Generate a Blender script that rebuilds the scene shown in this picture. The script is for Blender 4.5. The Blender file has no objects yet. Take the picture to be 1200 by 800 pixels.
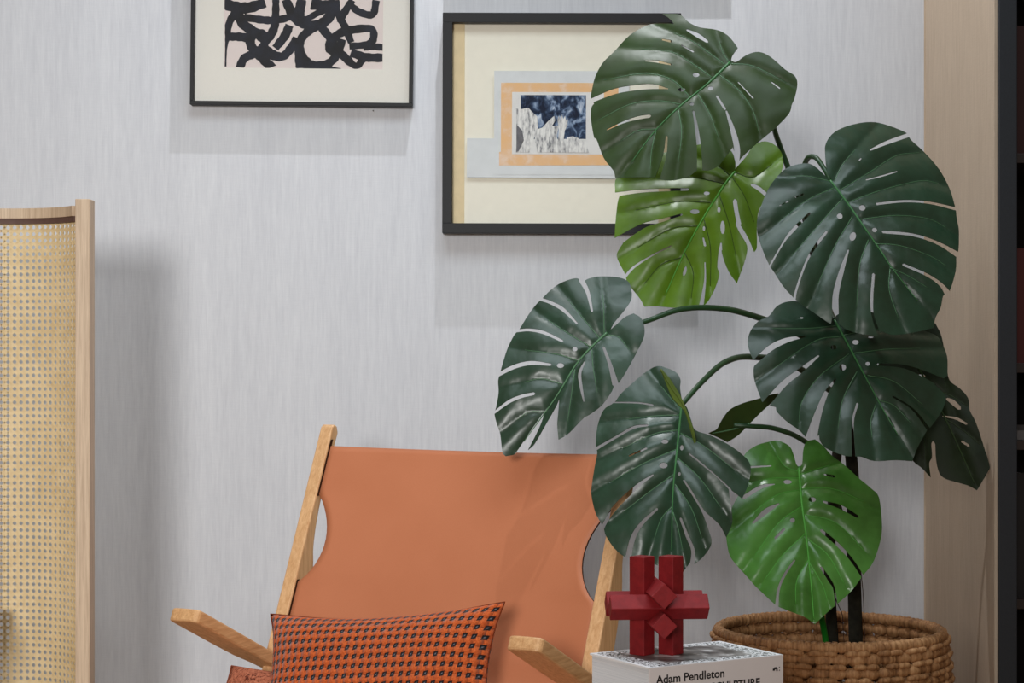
import bpy, bmesh, math, random
import numpy as np
from mathutils import Vector, Matrix
from mathutils.geometry import delaunay_2d_cdt

random.seed(7)
rng = np.random.default_rng(7)
scene = bpy.context.scene
COL = scene.collection

# ------------------------------------------------------------------ camera
EYE = 0.93
F = 70.0 / 36.0 * 1200.0          # focal length in pixels of a 1200 px wide frame
cam_d = bpy.data.cameras.new('camera')
cam_d.lens = 70.0
cam_d.sensor_width = 36.0
cam = bpy.data.objects.new('camera', cam_d)
COL.objects.link(cam)
cam.location = (0, 0, EYE)
cam.rotation_euler = (math.pi / 2, 0, 0)
scene.camera = cam

# ------------------------------------------------------------------ world, lamps, exposure
world = bpy.data.worlds.new('room_light')
scene.world = world
world.use_nodes = True
bg = world.node_tree.nodes['Background']
bg.inputs['Color'].default_value = (1.0, 0.80, 0.63, 1)
bg.inputs['Strength'].default_value = 0.16

def area_lamp(name, loc, target, size, power, color):
    d = bpy.data.lights.new(name, 'AREA')
    d.shape = 'RECTANGLE'
    d.size, d.size_y = size
    d.energy = power
    d.color = color
    o = bpy.data.objects.new(name, d)
    COL.objects.link(o)
    o.location = loc
    o.rotation_euler = (Vector(target) - Vector(loc)).to_track_quat('-Z', 'Y').to_euler()
    return o

def spot_lamp(name, loc, target, power, color, angle, blend, radius):
    d = bpy.data.lights.new(name, 'SPOT')
    d.energy = power
    d.color = color
    d.spot_size = math.radians(angle)
    d.spot_blend = blend
    d.shadow_soft_size = radius
    o = bpy.data.objects.new(name, d)
    COL.objects.link(o)
    o.location = loc
    o.rotation_euler = (Vector(target) - Vector(loc)).to_track_quat('-Z', 'Y').to_euler()
    return o

spot_lamp('front_key_spot', (-1.15, -3.2, 1.80), (-0.74, 4.8, 0.72), 1300, (1.0, 0.985, 0.965), 31.5, 1.0, 0.58)  # added front key behind the camera, no track fitting; cone pools light left
spot_lamp('ceiling_wall_washer', (0.0, 4.28, 3.1), (-0.15, 4.72, 0.9), 76, (0.94, 0.96, 1.0), 140, 0.6, 0.014)
area_lamp('overhead_sheen_fill', (0.2, 2.75, 3.15), (0.2, 2.9, 0.0), (2.4, 1.3), 44, (0.80, 0.92, 1.0))  # added unseen area lamp, gives the leaves a cool overhead sheen

scene.view_settings.view_transform = 'Standard'
scene.view_settings.look = 'None'
scene.view_settings.gamma = 1.0
scene.view_settings.use_curve_mapping = False
scene.view_settings.exposure = 0.0

# ------------------------------------------------------------------ helpers
def at(px, py, Y):
    """point of the place at depth Y whose direction from the tripod is (px, py)"""
    return Vector(((px - 600.0) / F * Y, Y, EYE - (py - 400.0) / F * Y))

def link(name, me, mat=None, parent=None, smooth=False):
    o = bpy.data.objects.new(name, me)
    COL.objects.link(o)
    if mat is not None and not me.materials:
        me.materials.append(mat)
    if parent is not None:
        o.parent = parent
        o.matrix_parent_inverse = Matrix.Translation(-parent.location) if parent.type == 'EMPTY' and parent.parent is None else Matrix()
    if smooth:
        for p in me.polygons:
            p.use_smooth = True
    return o

def obj(name, bm, mat, parent=None, smooth=False):
    me = bpy.data.meshes.new(name)
    bm.normal_update()
    bm.to_mesh(me)
    bm.free()
    return link(name, me, mat, parent, smooth)

def tag(o, label, cat=None, group=None):
    o['label'] = label
    if cat: o['category'] = cat
    if group: o['group'] = group
    return o

def thing(name, loc, label, cat, group=None):
    o = bpy.data.objects.new(name, None)
    COL.objects.link(o)
    o.location = loc
    o.empty_display_size = 0.05
    return tag(o, label, cat, group)

def struct(o):
    o['kind'] = 'structure'
    return o

def bm_box(bm, lo, hi, M=None, bevel=0.0):
    r = bmesh.ops.create_cube(bm, size=1.0)
    vs = r['verts']
    c = [(lo[i] + hi[i]) / 2 for i in range(3)]
    s = [(hi[i] - lo[i]) for i in range(3)]
    for v in vs:
        v.co = Vector((v.co.x * s[0] + c[0], v.co.y * s[1] + c[1], v.co.z * s[2] + c[2]))
    if bevel > 0:
        es = list({e for v in vs for e in v.link_edges})
        rb = bmesh.ops.bevel(bm, geom=es, offset=bevel, segments=2, affect='EDGES', profile=0.5)
        vs = list({v for f in rb['faces'] for v in f.verts} | {v for v in vs if v.is_valid})
    if M is not None:
        for v in vs:
            v.co = M @ v.co
    return vs

def box(name, lo, hi, mat, parent=None, bevel=0.0, M=None):
    bm = bmesh.new()
    bm_box(bm, lo, hi, M, bevel)
    return obj(name, bm, mat, parent)

def catmull(pts, sub=6, closed=False):
    P = [np.array(p, float) for p in pts]
    n = len(P)
    out = []
    rngs = range(n if closed else n - 1)
    for i in rngs:
        if closed:
            p0, p1, p2, p3 = P[(i - 1) % n], P[i], P[(i + 1) % n], P[(i + 2) % n]
        else:
            p1, p2 = P[i], P[i + 1]
            p0 = P[i - 1] if i > 0 else 2 * p1 - p2
            p3 = P[i + 2] if i + 2 < n else 2 * p2 - p1
        for k in range(sub):
            t = k / sub
            out.append(0.5 * ((2 * p1) + (-p0 + p2) * t + (2 * p0 - 5 * p1 + 4 * p2 - p3) * t * t + (-p0 + 3 * p1 - 3 * p2 + p3) * t ** 3))
    if not closed:
        out.append(P[-1])
    return out

def bm_tube(bm, pts, radii, seg=10, cap=True):
    pts = [Vector(p) for p in pts]
    rings = []
    up = Vector((0.13, 0.31, 0.94))
    prev = None
    for i, p in enumerate(pts):
        t = (pts[min(i + 1, len(pts) - 1)] - pts[max(i - 1, 0)])
        if t.length < 1e-9: t = Vector((0, 0, 1))
        t.normalize()
        if prev is None:
            a = t.cross(up)
            if a.length < 1e-3: a = t.cross(Vector((1, 0, 0)))
        else:
            a = prev - t * prev.dot(t)
        a.normalize()
        prev = a
        b = t.cross(a)
        r = radii[i] if hasattr(radii, '__len__') else radii
        rings.append([bm.verts.new(p + (a * math.cos(2 * math.pi * k / seg) + b * math.sin(2 * math.pi * k / seg)) * r) for k in range(seg)])
    for i in range(len(rings) - 1):
        for k in range(seg):
            bm.faces.new((rings[i][k], rings[i][(k + 1) % seg], rings[i + 1][(k + 1) % seg], rings[i + 1][k]))
    if cap:
        bm.faces.new(rings[0][::-1])
        bm.faces.new(rings[-1])

def smooth_tube(name, ctrl, r0, r1, mat, parent=None, seg=10, sub=8):
    pts = catmull([tuple(c) for c in ctrl], sub)
    n = len(pts)
    bm = bmesh.new()
    bm_tube(bm, pts, [r0 + (r1 - r0) * i / (n - 1) for i in range(n)], seg)
    return obj(name, bm, mat, parent, True)

def extrude_poly(name, poly, to3d, mat, parent=None, bevel=0.0):
    """poly: list of 2D points; to3d(u, v, k) with k = 0 or 1 for the two faces"""
    bm = bmesh.new()
    a = [bm.verts.new(to3d(u, v, 0)) for u, v in poly]
    b = [bm.verts.new(to3d(u, v, 1)) for u, v in poly]
    n = len(poly)
    bm.faces.new(a[::-1]); bm.faces.new(b)
    for i in range(n):
        bm.faces.new((a[i], a[(i + 1) % n], b[(i + 1) % n], b[i]))
    bmesh.ops.recalc_face_normals(bm, faces=bm.faces)
    if bevel:
        es = [e for e in bm.edges if len(e.link_faces) == 2 and e.calc_face_angle(0) > 0.7]
        bmesh.ops.bevel(bm, geom=es, offset=bevel, segments=2, affect='EDGES', profile=0.5)
    return obj(name, bm, mat, parent)

# ------------------------------------------------------------------ materials
class MB:
    def __init__(self, name):
        self.m = bpy.data.materials.new(name)
        self.m.use_nodes = True
        self.nt = self.m.node_tree
        self.b = self.nt.nodes['Principled BSDF']
        self.tc = self.nt.nodes.new('ShaderNodeTexCoord')
    def n(self, t, **kw):
        nd = self.nt.nodes.new(t)
        for k, v in kw.items():
            if k in nd.inputs: nd.inputs[k].default_value = v
            else: setattr(nd, k, v)
        return nd
    def l(self, a, b): self.nt.links.new(a, b)
    def math(self, op, a, b=None, c=None, clamp=False):
        nd = self.nt.nodes.new('ShaderNodeMath'); nd.operation = op; nd.use_clamp = clamp
        for i, v in enumerate((a, b, c)):
            if v is None: continue
            if isinstance(v, (int, float)): nd.inputs[i].default_value = v
            else: self.l(v, nd.inputs[i])
        return nd.outputs[0]
    def noise(self, scale=(1, 1, 1), nscale=5.0, detail=4, rough=0.5, coord='Object', rot=(0, 0, 0), dist=0.0):
        mp = self.n('ShaderNodeMapping'); mp.inputs['Scale'].default_value = scale
        src = self.tc.outputs[coord]
        if any(rot):
            m0 = self.n('ShaderNodeMapping'); m0.inputs['Rotation'].default_value = rot
            self.l(src, m0.inputs['Vector']); src = m0.outputs[0]
        self.l(src, mp.inputs['Vector'])
        nz = self.n('ShaderNodeTexNoise'); nz.inputs['Scale'].default_value = nscale
        nz.inputs['Detail'].default_value = detail; nz.inputs['Roughness'].default_value = rough
        nz.inputs['Distortion'].default_value = dist
        self.l(mp.outputs[0], nz.inputs['Vector'])
        return nz.outputs['Fac']
    def ramp(self, fac, stops):
        r = self.n('ShaderNodeValToRGB')
        cr = r.color_ramp
        while len(cr.elements) < len(stops): cr.elements.new(0.5)
        for e, (p, c) in zip(cr.elements, stops):
            e.position = p
            e.color = (*c, 1) if len(c) == 3 else c
        self.l(fac, r.inputs['Fac'])
        return r.outputs['Color']
    def mix(self, fac, a, b):
        nd = self.n('ShaderNodeMix'); nd.data_type = 'RGBA'
        for v, i in ((fac, 0), (a, 6), (b, 7)):
            if isinstance(v, (int, float)): nd.inputs[i].default_value = v
            elif isinstance(v, tuple): nd.inputs[i].default_value = (*v, 1)
            else: self.l(v, nd.inputs[i])
        return nd.outputs[2]
    def bump(self, h, strength=0.3, distance=0.002):
        bp = self.n('ShaderNodeBump'); bp.inputs['Strength'].default_value = strength
        bp.inputs['Distance'].default_value = distance
        self.l(h, bp.inputs['Height']); self.l(bp.outputs[0], self.b.inputs['Normal'])
    def col(self, c):
        if isinstance(c, tuple): self.b.inputs['Base Color'].default_value = (*c, 1)
        else: self.l(c, self.b.inputs['Base Color'])
    def set(self, **kw):
        for k, v in kw.items():
            self.b.inputs[k.replace('_', ' ')].default_value = v
        return self

def srgb(r, g, b):
    f = lambda c: (c / 255 / 12.92) if c / 255 <= 0.04045 else ((c / 255 + 0.055) / 1.055) ** 2.4
    return (f(r), f(g), f(b))

def mat_linen(name, c_lo, c_hi, vert='Z', rough=0.9):
    m = MB(name)
    a = m.noise((46, 46, 3.4), 3.0, 6, 0.6)
    b = m.noise((3.2, 3.2, 0.25), 2.5, 3, 0.5)
    c = m.noise((420, 420, 30), 1.0, 2, 0.5)
    d = m.noise((30, 30, 420), 1.0, 2, 0.5)
    f = m.math('ADD', m.math('MULTIPLY', a, 0.45), m.math('MULTIPLY', b, 0.25))
    f = m.math('ADD', f, m.math('ADD', m.math('MULTIPLY', c, 0.17), m.math('MULTIPLY', d, 0.13)))
    m.col(m.ramp(f, [(0.32, c_lo), (0.68, c_hi)]))
    m.set(Roughness=rough, Specular_IOR_Level=0.15)
    m.bump(m.math('ADD', c, d), 0.15, 0.001)
    return m.m

def mat_wood(name, c_lo, c_hi, scale=(60, 60, 3), rough=0.45, rot=(0, 0, 0), coord='Object'):
    m = MB(name)
    a = m.noise(scale, 2.0, 5, 0.6, coord, rot, 0.6)
    b = m.noise(tuple(s * 5 for s in scale), 2.0, 3, 0.6, coord, rot)
    f = m.math('ADD', m.math('MULTIPLY', a, 0.7), m.math('MULTIPLY', b, 0.3))
    m.col(m.ramp(f, [(0.34, c_lo), (0.62, c_hi)]))
    m.set(Roughness=rough)
    m.bump(b, 0.15, 0.001)
    return m.m

def mat_plain(name, c, rough=0.5, spec=0.5, var=0.0, nscale=40, bump=0.0, metallic=0.0):
    m = MB(name)
    if var > 0:
        nz = m.noise((1, 1, 1), nscale, 4, 0.6)
        lo = tuple(x * (1 - var) for x in c); hi = tuple(min(1, x * (1 + var)) for x in c)
        m.col(m.ramp(nz, [(0.3, lo), (0.7, hi)]))
        if bump: m.bump(nz, bump, 0.002)
    else:
        m.col(c)
    m.set(Roughness=rough, Specular_IOR_Level=spec, Metallic=metallic)
    return m.m

def mat_glass(name):
    m = bpy.data.materials.new(name); m.use_nodes = True
    nt = m.node_tree; nt.nodes.clear()
    out = nt.nodes.new('ShaderNodeOutputMaterial')
    tr = nt.nodes.new('ShaderNodeBsdfTransparent'); tr.inputs[0].default_value = (0.997, 0.997, 0.997, 1)
    gl = nt.nodes.new('ShaderNodeBsdfGlossy'); gl.inputs['Roughness'].default_value = 0.02
    fr = nt.nodes.new('ShaderNodeFresnel'); fr.inputs[0].default_value = 1.07
    mx = nt.nodes.new('ShaderNodeMixShader')
    nt.links.new(fr.outputs[0], mx.inputs[0]); nt.links.new(tr.outputs[0], mx.inputs[1])
    nt.links.new(gl.outputs[0], mx.inputs[2]); nt.links.new(mx.outputs[0], out.inputs[0])
    return m

M = {}
M['wall'] = mat_linen('pale_grey_stria_wallpaper', srgb(194, 196, 202), srgb(216, 218, 222))
M['panel'] = mat_linen('beige_stria_panel', srgb(184, 164, 143), srgb(207, 188, 166))
M['floor'] = mat_wood('oak_floor', srgb(120, 92, 66), srgb(160, 126, 92), (3, 40, 3))
M['oak'] = mat_wood('oiled_oak', srgb(196, 146, 98), srgb(226, 182, 134), (70, 70, 4), 0.42)
M['oak_flat'] = mat_wood('oiled_oak_across', srgb(186, 134, 86), srgb(222, 176, 126), (70, 5, 70), 0.42, (0, 0, 0.506))  # same oak, grain turned; shade on the arms put into a darker tone
M['ash'] = mat_wood('limed_oak', srgb(176, 150, 124), srgb(212, 188, 160), (110, 110, 3), 0.55)
M['black'] = mat_plain('black_lacquer', srgb(17, 18, 21), 0.5, 0.25, 0.12, 120)
M['black_metal'] = mat_plain('black_powder_coat', srgb(42, 45, 50), 0.5, 0.35, 0.1, 300)
M['dark_wood'] = mat_wood('dark_stained_wood', srgb(30, 18, 15), srgb(44, 28, 23), (20, 3, 20), 0.5)
M['dark_back'] = mat_plain('dark_cabinet_back', srgb(26, 18, 17), 0.7, 0.2)
M['mat_board'] = mat_plain('cream_mount_board', srgb(232, 229, 221), 0.9, 0.1, 0.02, 200)
M['paper_pink'] = mat_plain('rosy_white_paper', srgb(226, 214, 210), 0.9, 0.1, 0.02, 30)
M['cream_back'] = mat_plain('cream_backing', srgb(240, 236, 221), 0.9, 0.1, 0.02, 60)
M['tan_strip'] = mat_plain('tan_spacer_wood', srgb(226, 206, 166), 0.7, 0.2, 0.05, 50)
M['pale_paper'] = mat_plain('pale_blue_grey_paper', srgb(216, 220, 222), 0.9, 0.1, 0.05, 25)
M['glass'] = mat_glass('picture_glass')
M['metal_pin'] = mat_plain('dark_pin', srgb(40, 40, 42), 0.4, 0.5)

def mk_ink():
    m = MB('black_ink')
    a = m.noise((1, 1, 1), 30, 4, 0.6)
    m.col(m.ramp(a, [(0.35, srgb(22, 21, 24)), (0.7, srgb(34, 38, 50))]))
    m.set(Roughness=0.6, Specular_IOR_Level=0.3)
    return m.m
M['ink'] = mk_ink()

def mk_leather():
    m = MB('tan_saddle_leather')
    a = m.noise((1, 1, 1), 6, 3, 0.5)
    b = m.noise((1, 1, 1), 500, 2, 0.5)
    m.col(m.mix(b, m.ramp(a, [(0.3, srgb(181, 110, 75)), (0.7, srgb(187, 115, 80))]), m.ramp(a, [(0.3, srgb(188, 116, 80)), (0.7, srgb(195, 123, 87))])))
    m.set(Roughness=0.5, Specular_IOR_Level=0.35)
    m.bump(b, 0.12, 0.0006)
    return m.m
M['leather'] = mk_leather()

def mk_houndstooth():
    m = MB('orange_houndstooth_weave')
    sep = m.n('ShaderNodeSeparateXYZ'); m.l(m.tc.outputs['UV'], sep.inputs[0])
    fx = m.math('SUBTRACT', m.math('FRACT', sep.outputs[0]), 0.5)
    fy = m.math('SUBTRACT', m.math('FRACT', sep.outputs[1]), 0.5)
    a = m.math('ABSOLUTE', m.math('ADD', fx, fy)); b = m.math('ABSOLUTE', m.math('SUBTRACT', fx, fy))
    ax = m.math('ABSOLUTE', fx); ay = m.math('ABSOLUTE', fy)
    # dark tick elongated on the diagonal
    e = m.math('ADD', m.math('MULTIPLY', a, 1 / 0.70), m.math('MULTIPLY', b, 1 / 0.47))
    tick = m.math('SUBTRACT', 1.0, m.math('SMOOTH_MIN', m.math('MULTIPLY', m.math('MAXIMUM', m.math('SUBTRACT', e, 0.82), 0.0), 6.0), 1.0, 0.05), clamp=True)
    core = m.math('SUBTRACT', 1.0, m.math('MULTIPLY', m.math('ADD', m.math('MULTIPLY', a, 4.0), m.math('MULTIPLY', b, 9.0)), 0.75), clamp=True)
    line = m.math('MULTIPLY', m.math('GREATER_THAN', m.math('MAXIMUM', m.math('SUBTRACT', 0.04, ax), m.math('SUBTRACT', 0.04, ay)), 0.0), 0.35)
    nz = m.noise((1, 1, 1), 300, 3, 0.6)
    orange = m.ramp(nz, [(0.3, srgb(170, 70, 26)), (0.7, srgb(216, 106, 50))])
    c = m.mix(line, orange, srgb(70, 28, 14))
    c = m.mix(tick, c, srgb(24, 20, 22))
    c = m.mix(core, c, srgb(120, 122, 132))
    m.col(c)
    m.set(Roughness=0.85, Specular_IOR_Level=0.2)
    m.b.inputs['Sheen Weight'].default_value = 0.15
    # round puffs between the ticks
    px = m.math('SUBTRACT', 0.5, ax); py = m.math('SUBTRACT', 0.5, ay)
    d = m.math('ADD', m.math('MULTIPLY', px, px), m.math('MULTIPLY', py, py))
    h = m.math('SUBTRACT', 0.3, d, clamp=True)
    m.bump(m.math('ADD', h, m.math('MULTIPLY', nz, 0.08)), 1.0, 0.016)
    return m.m
M['hound'] = mk_houndstooth()

def mk_terracotta():
    m = MB('terracotta_knotted_fabric')
    a = m.noise((1, 1, 1), 90, 3, 0.7, dist=1.5)
    m.col(m.ramp(a, [(0.38, srgb(84, 36, 24)), (0.48, srgb(168, 96, 70)), (0.7, srgb(196, 122, 92))]))
    m.set(Roughness=0.85, Specular_IOR_Level=0.2)
    m.bump(a, 0.7, 0.004)
    return m.m
M['terracotta'] = mk_terracotta()

def mk_straw(name, lo, hi):
    m = MB(name)
    a = m.noise((1, 1, 1), 60, 4, 0.65)
    b = m.noise((1, 1, 1), 11, 2, 0.5)
    f = m.math('ADD', m.math('MULTIPLY', a, 0.6), m.math('MULTIPLY', b, 0.4))
    m.col(m.ramp(f, [(0.32, lo), (0.66, hi)]))
    m.set(Roughness=0.62, Specular_IOR_Level=0.3)
    m.bump(a, 0.4, 0.002)
    return m.m
def mk_hyacinth():
    m = MB('water_hyacinth')
    a = m.noise((150, 150, 10), 1.0, 4, 0.6)
    b = m.noise((1, 1, 1), 14, 2, 0.5)
    f = m.math('ADD', m.math('MULTIPLY', a, 0.65), m.math('MULTIPLY', b, 0.35))
    m.col(m.ramp(f, [(0.34, srgb(122, 84, 52)), (0.5, srgb(170, 124, 82)), (0.66, srgb(204, 158, 112))]))
    m.set(Roughness=0.6, Specular_IOR_Level=0.3)
    m.bump(a, 0.8, 0.004)
    return m.m
M['straw'] = mk_hyacinth()
M['cane'] = mk_straw('rattan_cane', srgb(214, 188, 140), srgb(236, 214, 172))
M['trim'] = mat_plain('brown_leather_trim', srgb(98, 74, 66), 0.6, 0.3, 0.1, 60)
M['red'] = mk_straw('red_lacquer', srgb(112, 17, 22), srgb(142, 28, 32))
M['soil'] = mat_plain('dark_soil', srgb(44, 32, 25), 0.95, 0.1, 0.5, 60, 0.8)
M['moss'] = mat_plain('dark_moss_bark', srgb(38, 36, 28), 0.85, 0.2, 0.5, 50, 0.8)
M['stem'] = mat_plain('dark_green_stem', srgb(34, 66, 36), 0.4, 0.5, 0.2, 30)
M['stem_bright'] = mat_plain('fresh_green_stem', srgb(30, 128, 36), 0.4, 0.5, 0.15, 30)
M['root'] = mat_plain('brown_aerial_root', srgb(70, 52, 44), 0.8, 0.2)
M['page'] = mat_wood('page_edges', srgb(206, 212, 220), srgb(240, 243, 247), (2, 2, 700), 0.8)
M['spine'] = mat_plain('pale_grey_cover', srgb(216, 208, 206), 0.55, 0.4, 0.015, 20)
M['print_black'] = mat_plain('black_print', srgb(30, 26, 26), 0.6, 0.3)

def mk_cover():
    m = MB('printed_cover')
    sep = m.n('ShaderNodeSeparateXYZ'); m.l(m.tc.outputs['UV'], sep.inputs[0])
    u, v = sep.outputs[0], sep.outputs[1]
    du = m.math('ABSOLUTE', m.math('SUBTRACT', u, 0.5)); dv = m.math('ABSOLUTE', m.math('SUBTRACT', v, 0.5))
    inside = m.math('LESS_THAN', m.math('MAXIMUM', m.math('MULTIPLY', du, 1.0), m.math('MULTIPLY', dv, 1.05)), 0.36)
    n1 = m.noise((60, 34, 1), 1.0, 2, 0.5, 'UV', dist=0.5)
    n2 = m.noise((6, 3, 1), 1.0, 3, 0.5, 'UV')
    border = m.ramp(n1, [(0.50, srgb(238, 238, 240)), (0.54, srgb(40, 38, 40))])
    photo = m.ramp(n2, [(0.40, srgb(86, 78, 76)), (0.55, srgb(150, 144, 142)), (0.60, srgb(220, 218, 218))])
    edge = m.math('GREATER_THAN', m.math('MAXIMUM', du, dv), 0.47)
    m.col(m.mix(edge, m.mix(inside, border, photo), srgb(240, 240, 242)))
    m.set(Roughness=0.4, Specular_IOR_Level=0.4)
    return m.m
M['cover'] = mk_cover()

def mat_leaf(name, dark, light, rough=0.42, bump=0.3, spec=0.5):
    m = MB(name)
    a = m.noise((1, 1, 1), 9, 3, 0.55)
    b = m.noise((1, 1, 1), 60, 3, 0.6)
    c = m.noise((1, 1, 1), 20, 2, 0.5)
    m.col(m.ramp(m.math('ADD', m.math('MULTIPLY', a, 0.8), m.math('MULTIPLY', b, 0.2)), [(0.32, dark), (0.68, light)]))
    m.set(Roughness=rough, Specular_IOR_Level=spec)
    m.bump(m.math('ADD', c, m.math('MULTIPLY', b, 0.08)), bump, 0.010)
    return m.m
M['leaf_dark'] = mat_leaf('dark_monstera_leaf', srgb(36, 52, 18), srgb(46, 68, 28), 0.42, 0.14, 0.32)
M['leaf_blue'] = mat_leaf('deep_green_monstera_leaf', srgb(25, 46, 27), srgb(34, 65, 46), 0.36, 0.3, 0.6)
M['leaf_olive'] = mat_leaf('yellow_green_monstera_leaf', srgb(72, 104, 14), srgb(96, 134, 24), 0.38, 0.2)
M['leaf_fresh'] = mat_leaf('fresh_green_monstera_leaf', srgb(56, 100, 34), srgb(84, 140, 60), 0.30, 0.34)
M['leaf_back'] = mat_leaf('olive_leaf_underside', srgb(62, 78, 18), srgb(86, 102, 30), 0.5, 0.1, 0.3)
M['leaf_shaded'] = mat_leaf('shaded_monstera_leaf', srgb(22, 30, 12), srgb(32, 44, 20), 0.5, 0.2, 0.2)  # darker copy of the leaf green: shade put into the colour, not age
M['vein_dark'] = mat_plain('pale_green_vein', srgb(58, 112, 62), 0.4, 0.5)
M['vein_soft'] = mat_plain('soft_green_vein', srgb(76, 116, 80), 0.4, 0.5)
M['vein_fresh'] = mat_plain('bright_green_vein', srgb(84, 160, 62), 0.4, 0.5)

# ------------------------------------------------------------------ the room
YW = 4.80      # back wall
XW = 0.996     # side panel
YP = 4.11      # front edge of the side panel
bm = bmesh.new(); bm_box(bm, (-3.2, YW, 0), (XW + 0.04, YW + 0.12, 3.2))
struct(obj('wall_back', bm, M['wall']))
bm = bmesh.new(); bm_box(bm, (XW, YP, 0), (XW + 0.006, YW, 3.2))
struct(obj('wall_right', bm, M['panel']))
bm = bmesh.new(); bm_box(bm, (-3.2, -5.0, -0.05), (2.6, YW, 0.0))
struct(obj('floor', bm, M['floor']))
bm = bmesh.new(); bm_box(bm, (-3.2, YW - 0.012, 0.0), (XW, YW, 0.09), None, 0.002)
struct(obj('baseboard_back', bm, M['ash']))
bm = bmesh.new(); bm_box(bm, (XW - 0.003, YW - 0.003, 0.0), (XW, YW, 3.2))
struct(obj('trim_1', bm, M['panel']))

# dark bookcase beyond the panel
bc = thing('bookcase', (XW + 0.3, 4.3, 0), 'black framed dark bookcase at the end of the beige panel', 'bookcase')
box('upright', (XW + 0.0065, YP - 0.012, 0), (XW + 0.044, YP + 0.50, 3.1), M['black_metal'], bc, 0.002)
box('upright', (XW + 0.70, YP - 0.012, 0), (XW + 0.738, YP + 0.50, 3.1), M['black_metal'], bc, 0.002)
box('back_panel', (XW + 0.044, YP + 0.48, 0), (XW + 0.70, YP + 0.50, 3.1), M['dark_back'], bc)
for z in (0.08, 0.375, 0.705, 0.865, 1.30, 1.70, 2.1):
    box('shelf', (XW + 0.044, YP + 0.02, z), (XW + 0.70, YP + 0.48, z + 0.02), M['dark_wood'], bc, 0.001)
bk = [(0.885, 0.24, srgb(74, 26, 24)), (0.395, 0.26, srgb(30, 26, 26)), (1.32, 0.27, srgb(52, 22, 20))]
lab = ['dark red upright book on the bookcase shelf at sitting eye level', 'black upright book on a low bookcase shelf', 'maroon upright book on a high bookcase shelf']
for (z, h, c), lb in zip(bk, lab):
    t = thing('book', (XW + 0.062, YP + 0.2, z), lb, 'book', 'books in the dark bookcase')
    mm = mat_plain('book_cloth', c, 0.6, 0.3)
    x0 = XW + 0.048
    box('cover', (x0, YP + 0.06, z), (x0 + 0.004, YP + 0.26, z + h), mm, t)
    box('cover', (x0 + 0.034, YP + 0.06, z), (x0 + 0.038, YP + 0.26, z + h), mm, t)
    box('spine', (x0, YP + 0.056, z), (x0 + 0.038, YP + 0.06, z + h), mm, t)
    box('pages', (x0 + 0.004, YP + 0.062, z + 0.003), (x0 + 0.034, YP + 0.255, z + h - 0.003), M['page'], t)
t = thing('storage_tray', (XW + 0.14, YP + 0.2, 0.725), 'shallow grey tray on the bookcase shelf', 'tray')
box('base', (XW + 0.05, YP + 0.05, 0.725), (XW + 0.26, YP + 0.34, 0.73), mat_plain('grey_tray', srgb(96, 90, 88), 0.6), t)
box('rim', (XW + 0.05, YP + 0.05, 0.73), (XW + 0.26, YP + 0.056, 0.744), mat_plain('grey_tray_rim', srgb(96, 90, 88), 0.6), t)
for lo, hi in (((XW + 0.05, YP + 0.334, 0.73), (XW + 0.26, YP + 0.34, 0.744)), ((XW + 0.05, YP + 0.056, 0.73), (XW + 0.056, YP + 0.334, 0.744)), ((XW + 0.254, YP + 0.056, 0.73), (XW + 0.26, YP + 0.334, 0.744))):
    box('rim', lo, hi, bpy.data.materials['grey_tray_rim'], t)

# ------------------------------------------------------------------ framed pictures
def wall_frame(name, label, x0, x1, z0, z1, depth, bar, tilt, group=None):
    """returns thing, local matrix: local x right, local z up, local y towards the wall; origin = centre at the wall"""
    cx, cz = (x0 + x1) / 2, (z0 + z1) / 2
    t = thing(name, (cx, YW, cz), label, 'picture', group)
    R = Matrix.Translation((cx, YW, cz)) @ Matrix.Rotation(tilt, 4, 'Y')
    w, h = (x1 - x0) / 2, (z1 - z0) / 2
    for nm, a, b, c, d in (('frame_bar', -w, -h, w, -h + bar), ('frame_bar', -w, h - bar, w, h), ('frame_bar', -w, -h + bar, -w + bar, h - bar), ('frame_bar', w - bar, -h + bar, w, h - bar)):
        box(nm, (a, -depth, b), (c, -0.001, d), M['black'], t, 0.0008, R)
    return t, R, w, h

SF = F / (YW - 0.035)
fx = lambda px, Y: (px - 600) / F * Y
fz = lambda py, Y: EYE - (py - 400) / F * Y

# --- ink drawing
Yf = YW - 0.035
t1, R1, w1, h1 = wall_frame('picture_frame', 'thin black frame with a cream mount round a black brushstroke drawing', fx(224, Yf), fx(485, Yf), fz(123.5, Yf), fz(-196, Yf), 0.035, 0.0088, math.radians(0.62))
box('backing_board', (-w1 + 0.008, -0.012, -h1 + 0.008), (w1 - 0.008, -0.008, h1 - 0.008), M['mat_board'], t1, 0, R1)
# window mount with real cut-out
ax0, ax1 = fx(262, Yf) - (fx(224, Yf) + fx(485, Yf)) / 2, fx(449, Yf) - (fx(224, Yf) + fx(485, Yf)) / 2
cz1 = (fz(123.5, Yf) + fz(-196, Yf)) / 2
az0, az1 = fz(79, Yf) - cz1, fz(-150, Yf) - cz1
for a, b, c, d in ((-w1 + .008, -h1 + .008, w1 - .008, az0), (-w1 + .008, az1, w1 - .008, h1 - .008), (-w1 + .008, az0, ax0, az1), (ax1, az0, w1 - .008, az1)):
    box('mount', (a, -0.0165, b), (c, -0.0145, d), M['mat_board'], t1, 0, R1)
box('drawing_paper', (ax0 - 0.01, -0.0144, az0 - 0.01), (ax1 + 0.01, -0.0130, az1 + 0.01), M['paper_pink'], t1, 0, R1)
box('glass_pane', (-w1 + .0085, -0.0300, -h1 + .0085), (w1 - .0085, -0.0285, h1 - .0085), M['glass'], t1, 0, R1)

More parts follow.
